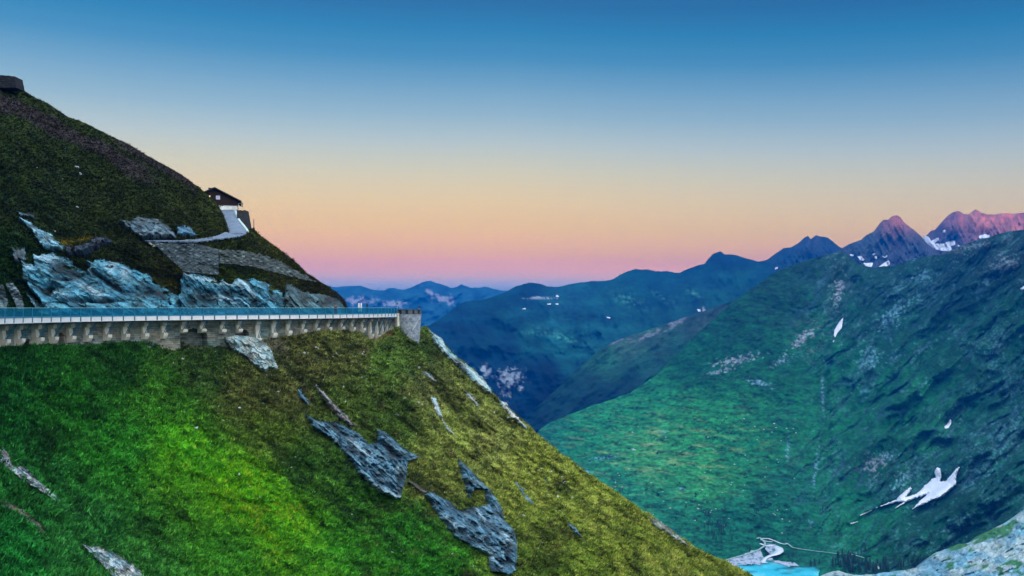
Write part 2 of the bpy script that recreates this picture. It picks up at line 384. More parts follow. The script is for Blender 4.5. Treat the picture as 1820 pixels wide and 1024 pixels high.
# ======================= near hill, upper slope
UP_TOP = [(-150, 70), (-40, 135), (0, 148), (28, 152), (60, 172), (85, 184), (120, 207), (150, 218), (200, 243), (235, 260), (275, 284), (310, 303), (330, 316), (344, 327), (353, 332), (360, 338), (369, 347), (381, 357), (387, 363),
          (391, 372), (397, 385), (402, 402), (405, 416), (420, 420), (436, 418), (441, 409), (444, 404), (451, 408), (470, 424), (500, 446), (530, 470), (545, 486), (575, 505), (598, 520), (611, 534), (617, 548), (620, 566), (628, 570)]
UP_D = [(-150, 565, 97), (0, 562, 113), (150, 561, 127), (300, 560, 145), (400, 560, 153), (500, 560, 160), (600, 559, 170), (620, 566, 176),
        (0, 470, 119), (120, 450, 131), (250, 490, 146), (350, 490, 155), (450, 500, 162), (540, 515, 172),
        (0, 300, 142), (0, 150, 172), (-150, 70, 168), (200, 243, 178), (200, 330, 160), (310, 303, 182), (300, 390, 160), (381, 357, 183), (330, 430, 158), (262, 430, 151), (404, 410, 172), (440, 414, 176),
        (451, 408, 182), (500, 446, 180), (560, 495, 179), (611, 534, 177), (440, 445, 168), (100, 350, 147)]
def up_rel(x, y, D):
    u, v = rot(x, y, 32)
    r = 2.6*fbm(u/120, v/55, 3, 41)+1.0*fbm(u/36, v/18, 4, 42)+.5*fbm(x/8, y/5, 3, 43)
    fade = sst(0, 10, y-np.interp(x, *np.array(UP_TOP).T))
    return r*(.25+.75*fade)*(1-.8*sst(535, 556, y))
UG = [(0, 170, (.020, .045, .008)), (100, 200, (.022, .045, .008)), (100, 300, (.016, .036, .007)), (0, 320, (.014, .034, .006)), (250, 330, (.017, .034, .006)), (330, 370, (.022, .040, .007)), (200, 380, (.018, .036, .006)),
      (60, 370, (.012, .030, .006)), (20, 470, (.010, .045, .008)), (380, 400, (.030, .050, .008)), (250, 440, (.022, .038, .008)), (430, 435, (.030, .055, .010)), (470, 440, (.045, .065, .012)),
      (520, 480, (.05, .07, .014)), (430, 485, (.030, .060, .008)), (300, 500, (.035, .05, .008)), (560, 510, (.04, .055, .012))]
def up_col(x, y):
    wx = x+22*fbm(x/40, y/30, 3, 51); wy = y+18*fbm(x/40, y/30, 3, 52)
    c = idw(UG, wx, wy, 4)
    u, v = rot(x, y, 32)
    n1 = fbm(u/45, v/18, 4, 53); n2 = fbm(x/9, y/6, 3, 54)
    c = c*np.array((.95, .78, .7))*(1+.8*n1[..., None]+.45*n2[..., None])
    # dark scree band under the crest
    top = np.interp(x, *np.array(UP_TOP).T)
    b = sst(.05, .4, 1-np.abs((y-top-34+12*fbm(x/50, y/50, 2, 57))/20)*1.0)*(1-sst(230, 300, x))
    b = np.maximum(b, (1-sst(9, 18, y-top))*sst(180, 230, x)*(1-sst(340, 352, x)))
    rk = np.array((.035, .028, .030))*(1+.9*fbm(x/7, y/4, 3, 58))[..., None]
    c = c*(1-b[..., None]*.85)+rk*b[..., None]*.85
    yb = blobs([(115, 432, 18, 6, -8), (150, 424, 14, 4, -8)], x, y)
    c = c*(1-yb[..., None])+np.array((.16, .13, .01))*yb[..., None]
    base = blobs([(600, 535, 22, 22, 0)], x, y)*.8   # bare rock nose above the road
    c = c*(1-base[..., None])+base[..., None]*np.array((.05, .055, .05))*(1+.8*n2[..., None])
    return np.clip(c, .002, .5)
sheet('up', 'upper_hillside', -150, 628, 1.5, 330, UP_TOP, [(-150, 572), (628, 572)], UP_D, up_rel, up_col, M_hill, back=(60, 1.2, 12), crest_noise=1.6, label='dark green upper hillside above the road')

# ======================= right mountain (A)
LAKE_Z = -430.0
def dz(py, z): return float(z/ray(910., float(py))[2])
A_TOP = [(640, 1085), (700, 1050), (790, 950), (870, 860), (925, 800), (948, 778), (958, 765), (975, 752), (1000, 742), (1050, 722), (1085, 711), (1120, 698), (1165, 668), (1195, 636), (1230, 600), (1265, 570), (1300, 540), (1340, 510), (1380, 482), (1410, 470), (1440, 460), (1470, 453), (1495, 447),
         (1507, 455), (1520, 466), (1545, 476), (1590, 473), (1615, 463), (1640, 456), (1670, 452), (1700, 441), (1712, 436), (1735, 427), (1765, 420), (1790, 412), (1820, 407), (1900, 380), (1990, 360)]
A_D = [(948, 790, 2500), (1000, 742, 2650), (1100, 705, 2750), (1200, 630, 2850), (1300, 540, 2950), (1400, 473, 3050), (1495, 447, 3000), (1545, 476, 2900), (1640, 456, 2750), (1735, 427, 2500), (1820, 407, 2350), (1990, 360, 2200),
       (1000, 850, 2120), (1100, 900, 1830), (1200, 950, dz(950, -424)), (1100, 780, 2350), (1250, 760, 2260), (1400, 800, 2050), (1400, 900, 1760), (1400, 700, 2300), (1400, 600, 2600), (1250, 660, 2620),
       (1490, 560, 2650), (1480, 700, 2350), (1540, 800, 2020), (1600, 600, 2450), (1600, 700, 2200), (1600, 900, 1700), (1700, 560, 2350), (1700, 700, 2050), (1700, 850, 1700), (1820, 560, 2080), (1820, 700, 1850), (1820, 850, 1500), (1900, 950, 1300),
       (1700, 950, 1480), (1600, 1000, dz(1000, -408)), (1500, 985, dz(985, -424)), (1450, 960, dz(960, -426)), (1300, 960, dz(960, -432)), (1360, 955, dz(955, -430)), (1300, 1000, dz(1000, -437)), (1360, 985, dz(985, -437)), (1400, 1010, dz(1010, -437)), (1450, 1015, dz(1015, -434)),
       (1300, 1100, dz(1100, -440)), (1600, 1100, dz(1100, -420)), (948, 1100, 1230), (1900, 1100, 950), (870, 870, 2100), (790, 965, 1620), (700, 1060, 1300), (640, 1100, 1190)]
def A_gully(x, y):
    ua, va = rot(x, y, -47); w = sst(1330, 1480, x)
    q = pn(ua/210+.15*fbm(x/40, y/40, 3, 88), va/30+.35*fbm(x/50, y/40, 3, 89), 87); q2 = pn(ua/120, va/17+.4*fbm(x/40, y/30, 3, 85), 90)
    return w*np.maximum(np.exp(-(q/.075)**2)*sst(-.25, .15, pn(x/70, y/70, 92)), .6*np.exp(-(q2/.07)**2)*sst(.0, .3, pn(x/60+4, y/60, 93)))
def A_rel(x, y, D):
    wr = sst(1380, 1560, x)
    ua, va = rot(x, y, -40); ub, vb = rot(x, y, 22)
    uw = ua+30*fbm(x/90, y/70, 3, 66); vw = va+26*fbm(x/80, y/90, 4, 67)
    n = wr*(75*ridg(uw/260, vw/75, 3, 61, .5)+16*ridg(x/80, y/60, 3, 68, .5)+7*fbm(uw/30, vw/10, 3, 62)+30*fbm(uw/120, vw/40, 2, 65)) + (1-wr)*(32*fbm(ub/120, vb/40, 5, 63, .58)+5*fbm(x/14, y/7, 3, 69)+16*ridg(ua/110, va/40, 3, 64)*sst(760, 640, y))
    g1 = np.exp(-((x-(1478-(y-560)*.05+8*np.sin(y/60)))/10)**2)*sst(470, 560, y)*(1-sst(870, 930, y))*30
    g2 = np.exp(-((va-rot(1690., 740., -40)[1])/7)**2)*sst(1540, 1600, x)*24
    flat = 1-blobs([(1380, 1000, 120, 50, 0)], x, y)
    flat2 = sst(0, 20, y-np.interp(x, *np.array(A_TOP).T))
    sf = 1-.93*np.maximum(blobs([(1650, 868, 70, 34, -28), (1570, 905, 50, 12, -28), (1490, 582, 14, 26, 10), (1685, 753, 12, 14, 0)], x, y), 0)
    return -(n)*flat*sf*(.3+.7*flat2) + g1*flat + g2 + 17*A_gully(x, y)*sf*flat
GA = [(960, 775, (.02, .12, .07)), (1050, 760, (.03, .17, .065)), (1150, 800, (.09, .22, .07)), (1130, 720, (.03, .17, .06)), (1250, 760, (.04, .19, .055)), (1250, 850, (.06, .20, .06)), (1100, 870, (.03, .16, .08)), (1200, 930, (.025, .13, .07)),
      (1300, 940, (.014, .10, .055)), (1330, 800, (.03, .15, .055)), (1420, 760, (.018, .105, .04)), (1400, 880, (.018, .10, .055)), (1240, 640, (.01, .075, .03)), (1300, 580, (.012, .06, .028)), (1380, 520, (.015, .045, .022)), (1480, 460, (.018, .035, .022)),
      (1400, 640, (.012, .075, .028)), (1480, 650, (.012, .07, .028)), (1560, 500, (.012, .032, .022)), (1560, 600, (.010, .045, .024)), (1560, 720, (.012, .07, .030)), (1640, 720, (.014, .08, .030)), (1700, 640, (.012, .05, .026)), (1700, 500, (.012, .030, .025)),
      (1800, 450, (.016, .028, .025)), (1800, 560, (.012, .05, .026)), (1800, 700, (.012, .05, .035)), (1740, 800, (.015, .055, .040)), (1800, 860, (.015, .055, .040)), (1640, 930, (.008, .045, .028)), (1560, 900, (.014, .09, .045)), (1500, 960, (.018, .10, .045)),
      (1600, 990, (.008, .045, .022)), (1700, 900, (.007, .035, .022)), (1560, 850, (.008, .05, .025)), (1450, 1000, (.015, .09, .05))]
A_ROCK = [(1430, 600, 50, 18, -38), (1390, 640, 30, 10, -30), (1310, 640, 70, 12, -12), (1350, 680, 40, 10, 15), (1280, 660, 50, 8, -15), (1490, 520, 14, 55, 8), (1560, 820, 60, 20, -25), (1610, 850, 60, 25, -50), (1790, 470, 40, 25, -30), (1640, 490, 40, 20, -20),
          (1720, 440, 70, 9, -12), (1640, 620, 40, 14, -35), (1770, 620, 30, 60, 20), (1790, 780, 40, 90, 35), (1740, 830, 40, 70, 40), (1700, 930, 60, 18, -25), (1070, 815, 40, 9, -10), (1040, 840, 14, 12, 0), (1800, 690, 40, 40, 0), (1590, 560, 60, 26, -45), (1545, 640, 30, 40, 30),
          (1450, 830, 7, 90, 6), (1462, 700, 6, 80, 0), (1440, 930, 10, 14, 0), (1180, 770, 12, 6, 0), (1400, 800, 6, 40, 5), (1690, 770, 8, 60, 35), (1210, 870, 16, 5, 0)]
def A_col(x, y):
    wx = x+30*fbm(x/50, y/30, 3, 71); wy = y+20*fbm(x/50, y/30, 3, 72)
    c = idw(GA, wx, wy, 4)
    ua, va = rot(x, y, -40); ub, vb = rot(x, y, 5)
    wr = sst(1380, 1500, x); uw2 = ua+14*fbm(x/40, y/40, 3, 83); vw2 = va+10*fbm(x/36, y/36, 3, 84)
    n1 = wr*fbm(ua/40, va/11, 4, 73)+(1-wr)*fbm(ub/36, vb/9, 4, 74); n2 = fbm(x/6, y/4, 3, 75)
    c = c*(1+(.35*wr)[..., None]*np.array((.6, 1.2, .9)))*np.array((.36, .98, .85))
    n5 = fbm(ub/9, vb/3.2, 3, 80)
    c = c*(1+(1.0-.35*wr)[..., None]*n1[..., None]+.8*n2[..., None]+.8*n5[..., None]*(1-wr)[..., None])*.92
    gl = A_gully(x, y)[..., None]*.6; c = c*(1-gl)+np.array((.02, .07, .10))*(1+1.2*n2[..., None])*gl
    ye = sst(.0, .45, fbm(ub/50, vb/9, 4, 76, .65))*blobs([(1170, 800, 170, 70, 0)], x, y)
    c = c*(1-ye[..., None]*.75)+np.array((.22, .34, .12))*(1+.5*n2[..., None])*ye[..., None]*.75
    b = blobs(A_ROCK, x, y)
    clus = fbm(uw2/70, vw2/34, 4, 86)
    nr = wr*fbm(uw2/9, vw2/4, 4, 77, .7)+(1-wr)*fbm(x/8, y/5, 4, 78, .7)
    rk = sst(.44, .64, b*.58+nr*.85)*sst(.05, .5, b)*(1-.45*sst(1590, 1650, x))
    rk = np.maximum(rk, wr*sst(.30, .52, nr+.55*clus)*.62)
    st = .6*sst(.45, .85, ridg(uw2/46, vw2/8, 4, 81, .6)+.5*fbm(x/60, y/50, 3, 82)-.1)*wr*(1-.7*blobs([(1560, 720, 110, 60, -30), (1700, 655, 80, 22, -35), (1500, 940, 90, 50, 0)], x, y))
    rk = np.maximum(rk, st*.62)
    rc = np.array((.08, .21, .27))*(1+1.5*fbm(x/4, y/4, 3, 79)+.9*n1)[..., None]
    pink = blobs([(1430, 600, 60, 40, 0), (1490, 500, 20, 60, 0), (1560, 830, 40, 20, 0), (1720, 440, 80, 14, -12), (1790, 470, 40, 30, 0), (1310, 650, 80, 25, 0)], x, y)[..., None]
    rc = rc*(1-pink*.5)+pink*.5*np.array((.42, .36, .42))*(1+.8*n2[..., None])
    c = c*(1-rk[..., None])+rc*rk[..., None]
    return np.clip(c, .002, .6)
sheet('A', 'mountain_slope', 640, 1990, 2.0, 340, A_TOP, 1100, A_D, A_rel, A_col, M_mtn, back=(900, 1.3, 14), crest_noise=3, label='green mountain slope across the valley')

# ======================= mid spur (B)
B_TOP = [(700, 905), (800, 850), (860, 805), (900, 770), (935, 742), (985, 695), (1020, 662), (1045, 640), (1062, 624), (1085, 610), (1110, 600), (1135, 592), (1170, 580), (1230, 560), (1300, 536), (1360, 505), (1440, 480)]
B_D = [(860, 800, 3100), (935, 742, 3300), (1020, 662, 3600), (1085, 610, 3900), (1170, 580, 4100), (1300, 536, 4200), (1440, 480, 4300), (1200, 650, 3500), (1060, 720, 3200), (1300, 640, 3500), (1440, 640, 3500), (900, 860, 2900), (1440, 860, 2900)]
def B_rel(x, y, D):
    ua, va = rot(x, y, -38)
    return -(60*ridg(ua/120, va/40, 4, 81)+25*fbm(x/30, y/18, 3, 82))
GB = [(940, 745, (.004, .03, .03)), (1020, 690, (.006, .045, .035)), (1080, 650, (.02, .12, .06)), (1120, 610, (.04, .11, .07)), (1170, 600, (.03, .10, .06)), (1240, 570, (.03, .07, .05)), (1150, 650, (.014, .09, .05)), (1080, 700, (.003, .022, .022)), (1130, 670, (.004, .03, .026)), (1040, 720, (.004, .026, .025)), (1200, 620, (.008, .06, .035))]
def B_col(x, y):
    ua, va = rot(x, y, -30)
    n1 = fbm(ua/40, va/14, 4, 83); n2 = fbm(x/5, y/4, 3, 84)
    c = idw(GB, x+20*n1, y+14*n2, 4)*(1+.9*n1+.5*n2)[..., None]*.75
    rk = sst(.45, .7, blobs([(1150, 597, 40, 7, -25), (1200, 575, 40, 8, -30), (1100, 606, 30, 4, -15)], x, y)*.8+.6*fbm(ua/14, va/5, 3, 85))
    return np.clip(c*(1-rk[..., None])+rk[..., None]*np.array((.13, .15, .18)), .002, .6)
sheet('B', 'wooded_spur', 700, 1440, 2.5, 130, B_TOP, 910, B_D, B_rel, B_col, M_mtn, back=(900, 1.3, 10), crest_noise=2, label='dark wooded spur in the mid valley')

# ======================= blue range (C)
C_TOP = [(640, 640), (700, 608), (765, 577), (790, 561), (812, 544), (828, 536), (848, 533), (865, 531), (880, 526), (900, 518), (920, 508), (940, 503), (958, 504), (972, 509), (990, 510), (1005, 507), (1030, 502), (1052, 500), (1075, 499), (1088, 497), (1100, 490), (1112, 483),
         (1130, 478), (1150, 479), (1165, 482), (1185, 482), (1208, 485), (1222, 478), (1240, 471), (1252, 469), (1258, 461), (1268, 450), (1280, 447), (1288, 453), (1300, 452), (1315, 456), (1332, 461), (1350, 465), (1400, 470), (1560, 490)]
C_D = [(640, 640, 4200), (765, 577, 5200), (828, 536, 6200), (940, 503, 7400), (1052, 500, 8000), (1130, 478, 8400), (1208, 485, 8600), (1275, 449, 8600), (1400, 470, 8400), (1560, 490, 8000),
       (1060, 620, 5200), (1200, 560, 6200), (1400, 540, 6400), (900, 640, 4700), (860, 600, 5000), (1000, 560, 6200), (850, 700, 4200), (950, 700, 4200), (800, 800, 3700), (1100, 800, 3700), (1500, 700, 4600)]
def C_rel(x, y, D):
    k = sst(2, 40, y-np.interp(x, *np.array(C_TOP).T))
    ua, va = rot(x, y, 62)
    return -(190*ridg(x/150, y/95, 5, 91)+110*ridg(ua/90, va/34, 4, 94)+60*fbm(x/30, y/24, 4, 92))*(.2+.8*k)
GC = [(800, 580, (.008, .05, .06)), (900, 540, (.012, .07, .06)), (940, 600, (.02, .11, .07)), (1000, 620, (.03, .17, .11)), (1000, 540, (.03, .12, .10)), (1060, 560, (.02, .11, .085)), (1150, 500, (.012, .075, .05)), (1250, 500, (.02, .09, .05)), (1290, 455, (.015, .04, .035)),
      (1300, 510, (.02, .10, .05)), (900, 620, (.006, .035, .04)), (900, 680, (.006, .03, .045)), (960, 660, (.004, .025, .035)), (1100, 530, (.025, .12, .07)), (980, 700, (.003, .02, .03)), (940, 510, (.012, .05, .05))]
def C_col(x, y):
    n1 = fbm(x/50, y/22, 4, 93); n2 = fbm(x/6, y/5, 4, 94)
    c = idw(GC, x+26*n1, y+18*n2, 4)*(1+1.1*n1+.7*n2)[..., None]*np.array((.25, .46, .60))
    lt = blobs([(1000, 600, 45, 6, 20), (960, 592, 35, 4, 0), (1120, 535, 30, 10, 20), (1180, 530, 30, 5, 30), (1230, 520, 6, 20, -50)], x, y)*sst(-.1, .4, n2+.5*n1)
    c = c+lt[..., None]*np.array((.05, .16, .10))
    b = blobs([(905, 672, 34, 26, 0), (862, 660, 16, 18, 0), (925, 690, 10, 8, 0), (898, 700, 14, 14, 0), (1250, 555, 6, 16, 0), (960, 530, 40, 3, 0)], x, y)
    rk = sst(.38, .62, b*.7+.75*fbm(x/7, y/9, 4, 95, .65))*sst(.1, .35, b)
    c = c*(1-rk[..., None])+rk[..., None]*np.array((.24, .29, .34))*(1+.6*n2)[..., None]
    return np.clip(c, .002, .7)
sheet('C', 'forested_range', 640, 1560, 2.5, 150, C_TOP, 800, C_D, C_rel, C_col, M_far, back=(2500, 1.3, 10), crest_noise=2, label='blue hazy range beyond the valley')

def peak(key, name, x0, x1, crest, bot, dpts, colr, seed, label, rel=150, cn=2.5, dx=1.6, ny=90):
    t = np.array(crest, float)
    def rr(x, y, D):
        k = sst(0, 25, y-np.interp(x, *t.T))
        ua, va = rot(x, y, 60); ub, vb = rot(x, y, -55)
        return -rel*(ridg(x/60, y/60, 4, seed)+.7*ridg(ua/50, va/14, 4, seed+3)+.6*ridg(ub/40, vb/13, 4, seed+6))*(.25+.75*k)
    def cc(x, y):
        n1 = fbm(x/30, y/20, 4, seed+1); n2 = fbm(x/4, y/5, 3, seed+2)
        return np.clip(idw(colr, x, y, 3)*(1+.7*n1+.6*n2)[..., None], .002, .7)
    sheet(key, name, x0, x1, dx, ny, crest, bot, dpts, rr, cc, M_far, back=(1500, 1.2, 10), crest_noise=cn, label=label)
peak('D', 'rocky_ridge', 1300, 1580, [(1300, 490), (1330, 470), (1350, 464), (1365, 461), (1380, 450), (1392, 441), (1405, 440), (1418, 433), (1430, 421), (1436, 419), (1441, 425), (1450, 418), (1462, 421), (1472, 423), (1482, 431), (1495, 441), (1520, 450), (1580, 470)], 570,
     [(1300, 480, 8800), (1440, 420, 9000), (1580, 470, 8800), (1300, 570, 6500), (1580, 570, 6500), (1440, 500, 7500)], [(1400, 470, (.012, .035, .04)), (1440, 425, (.02, .03, .04)), (1480, 450, (.016, .03, .04))], 201, 'blue twin-topped rocky ridge on the skyline')
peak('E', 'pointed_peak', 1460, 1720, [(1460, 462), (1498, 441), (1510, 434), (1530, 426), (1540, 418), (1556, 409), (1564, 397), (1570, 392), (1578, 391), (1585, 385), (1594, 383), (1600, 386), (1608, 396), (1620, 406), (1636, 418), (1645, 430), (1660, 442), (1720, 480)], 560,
     [(1460, 465, 6900), (1592, 384, 7000), (1720, 480, 6900), (1460, 560, 5000), (1720, 560, 5000), (1592, 470, 5900), (1530, 450, 6200), (1650, 460, 6200)], [(1592, 392, (.20, .08, .07)), (1560, 450, (.03, .05, .07)), (1620, 450, (.035, .05, .07)), (1540, 430, (.03, .05, .06))], 221, 'pointed rocky peak standing alone on the skyline')  # tip colour reddened: alpenglow painted in besides the sun
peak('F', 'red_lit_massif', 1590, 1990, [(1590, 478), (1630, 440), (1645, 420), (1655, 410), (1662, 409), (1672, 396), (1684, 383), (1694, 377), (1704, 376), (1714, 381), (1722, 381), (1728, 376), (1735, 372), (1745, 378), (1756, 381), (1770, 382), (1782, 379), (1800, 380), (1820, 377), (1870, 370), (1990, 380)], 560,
     [(1590, 480, 7600), (1735, 373, 7700), (1990, 380, 7400), (1590, 560, 5300), (1990, 560, 5300), (1700, 440, 6700), (1800, 430, 6500), (1690, 400, 7400)], [(1700, 385, (.20, .08, .08)), (1690, 430, (.03, .05, .08)), (1760, 395, (.34, .12, .10)), (1800, 405, (.34, .12, .10)), (1740, 380, (.34, .13, .10)), (1760, 440, (.05, .06, .10))], 241, 'long rocky massif catching the last red light')  # upper rock reddened in its colour to strengthen the alpenglow
G_TOP = [(480, 515), (560, 508), (600, 510), (622, 508), (640, 508), (652, 512), (662, 515), (682, 517), (690, 513), (700, 512), (718, 515), (732, 511), (745, 504), (755, 500), (765, 499), (780, 504), (792, 508), (803, 512), (812, 510), (820, 506), (828, 509), (838, 512), (852, 511), (862, 509), (872, 512), (890, 516), (905, 517), (960, 522), (1080, 520)]
def G_rel(x, y, D): return -450*(ridg(x/70, y/50, 4, 261)+.6*ridg(x/26+y/40, y/24, 3, 262))*(.2+.8*sst(0, 20, y-np.interp(x, *np.array(G_TOP).T)))
def G_col(x, y):
    n1 = fbm(x/26, y/14, 4, 263); b = blobs([(785, 530, 22, 8, 15), (765, 520, 14, 5, 30), (640, 535, 40, 10, 0), (700, 540, 30, 8, 0), (800, 535, 10, 12, 0)], x, y)
    rk = sst(.35, .7, b*.8+.7*fbm(x/7, y/8, 3, 264))
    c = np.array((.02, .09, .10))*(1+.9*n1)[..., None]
    return np.clip(c*(1-rk[..., None])+rk[..., None]*np.array((.34, .34, .38)), .002, .7)
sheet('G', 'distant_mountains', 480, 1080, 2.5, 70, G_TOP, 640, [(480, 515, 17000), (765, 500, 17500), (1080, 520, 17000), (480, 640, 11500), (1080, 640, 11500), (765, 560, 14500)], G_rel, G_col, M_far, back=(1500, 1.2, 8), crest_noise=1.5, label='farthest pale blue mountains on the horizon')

# ======================= rocky knoll (H), bottom right
H_TOP = [(1420, 1040), (1445, 1030), (1464, 1022), (1475, 1017), (1490, 1014), (1502, 1019), (1518, 1022), (1545, 1021), (1575, 1018), (1602, 1014), (1615, 1012), (1632, 1009), (1642, 1002), (1648, 992), (1660, 984), (1678, 976), (1700, 969), (1722, 965), (1738, 957), (1752, 946), (1770, 938), (1785, 930), (1800, 924), (1812, 912), (1830, 900), (1990, 840)]
H_D = [(1420, 1040, 800), (1490, 1014, 810), (1600, 1014, 790), (1650, 990, 800), (1740, 957, 760), (1820, 905, 760), (1990, 840, 740), (1700, 1010, 700), (1820, 960, 680), (1820, 1010, 610), (1990, 960, 640), (1420, 1120, 620), (1700, 1120, 540), (1990, 1120, 500)]
def H_rel(x, y, D):
    u, v = rot(x, y, -30)
    return -(9*ridg(u/60, v/22, 4, 281)+4*fbm(x/12, y/8, 3, 282)+5*worley(u/22, v/9, 283)[0])*(.3+.7*sst(0, 8, y-np.interp(x, *np.array(H_TOP).T)))
def H_col(x, y):
    u, v = rot(x, y, -25)
    n1 = fbm(u/26, v/9, 4, 285); n2 = fbm(x/5, y/4, 3, 286); h, e, cv = worley(u/16, v/7, 287)
    rock = np.array((.14, .33, .42))*(.7+.55*cv+.6*n2)[..., None]
    warm = sst(-.1, .4, fbm(x/40, y/20, 3, 288)+.5*blobs([(1780, 985, 60, 22, 0), (1490, 1020, 30, 8, 0)], x, y))
    rock = rock*(1-.6*warm[..., None])+.6*warm[..., None]*np.array((.42, .47, .42))*(.8+.5*cv+.5*n2)[..., None]
    gr = np.array((.03, .17, .05))*(1+.6*n2)[..., None]
    g = sst(.08, .3, n1+.8*blobs([(1770, 945, 40, 10, -20), (1700, 972, 26, 5, -15), (1800, 1000, 20, 6, 0)], x, y)-.1)
    c = rock*(1-g[..., None])+gr*g[..., None]
    dk = sst(.1, .02, e)*.5
    return np.clip(c*(1-dk[..., None]), .002, .7)
sheet('H', 'rocky_knoll', 1420, 1990, 1.6, 130, H_TOP, 1120, H_D, H_rel, H_col, M_rock, back=(160, 1.2, 10), crest_noise=2.5, label='pale rocky knoll at the lower right')

# ======================= base ground, and the mountain behind the camera that keeps the valley in shade
def plain(name, x0, x1, y0, y1, z, n, amp, c, seed, label):
    X, Y = np.meshgrid(np.linspace(x0, x1, n), np.linspace(y0, y1, n))
    Z = z+amp*fbm(X/4000, Y/4000, 4, seed)
    V = np.stack([X, Y, Z], -1).reshape(-1, 3)
    o = npmesh(name, V, grid_faces(n, n), M_far, np.broadcast_to(np.array(c), V.shape)*(1+.5*fbm(V[:, 0]/900, V[:, 1]/900, 4, seed+1))[:, None]); tagp(o, label, kind='structure')
plain('ground', -14000, 14000, -5500, 13500, -640, 160, 60, (.012, .06, .04), 301, 'valley ground far below')
def ridge_behind():
    n = 120; xs = np.linspace(-9000, 11000, n); us = np.linspace(-1, 1, 40)
    X, U = np.meshgrid(xs, us)
    Hc = 1075+60*ridg(X/1800, X*0+.5, 4, 311)
    Z = -640+(Hc-60+640)*np.clip(1-np.abs(U), 0, 1)**.85+60*fbm(X/700, U*3, 4, 312)*(1-np.abs(U))*np.abs(U)*3
    Y = -3000+1700*U - X*.28
    V = np.stack([X, Y, Z], -1).reshape(-1, 3)
    o = npmesh('mountain_range', V, grid_faces(40, n), M_far, np.broadcast_to(np.array((.08, .09, .10)), V.shape)); tagp(o, 'high mountain range behind the viewpoint', kind='structure')
ridge_behind()
def own_knoll():   # the ground the photographer stands above
    n = 40; X, Y = np.meshgrid(np.linspace(-160, 90, n), np.linspace(-220, 60, n))
    Z = -8-.55*np.clip(Y, 0, 99)-.35*np.clip(X, 0, 99)-.0*X+2*fbm(X/20, Y/20, 3, 320)
    Z = np.where(Y > 20, Z-(Y-20)*.5, Z)
    V = np.stack([X, Y, Z], -1).reshape(-1, 3)
    o = npmesh('near_ground', V, grid_faces(n, n), M_hill, np.broadcast_to(np.array((.03, .12, .02)), V.shape)); tagp(o, 'grass ground under the viewpoint', kind='structure')
own_knoll()
#==PART2==
# ------------------------------------------------------------------ haze (the air of the valley)
def make_haze():
    bm = bmesh.new(); box(bm, -14500, 14500, -5800, HZ_FAR, -760, HZ_TOP)
    m = bpy.data.materials.new('valley_air'); m.use_nodes = True; T = m.node_tree; T.nodes.clear()
    o = T.nodes.new('ShaderNodeOutputMaterial'); v = T.nodes.new('ShaderNodeVolumePrincipled')
    v.inputs['Color'].default_value = (.0, .165, .66, 1); v.inputs['Density'].default_value = HZ_D
    v.inputs['Anisotropy'].default_value = 0
    T.links.new(v.outputs[0], o.inputs['Volume'])
    tagp(obj('haze', bm, m), 'thin blue air filling the valley', kind='stuff')
make_haze()
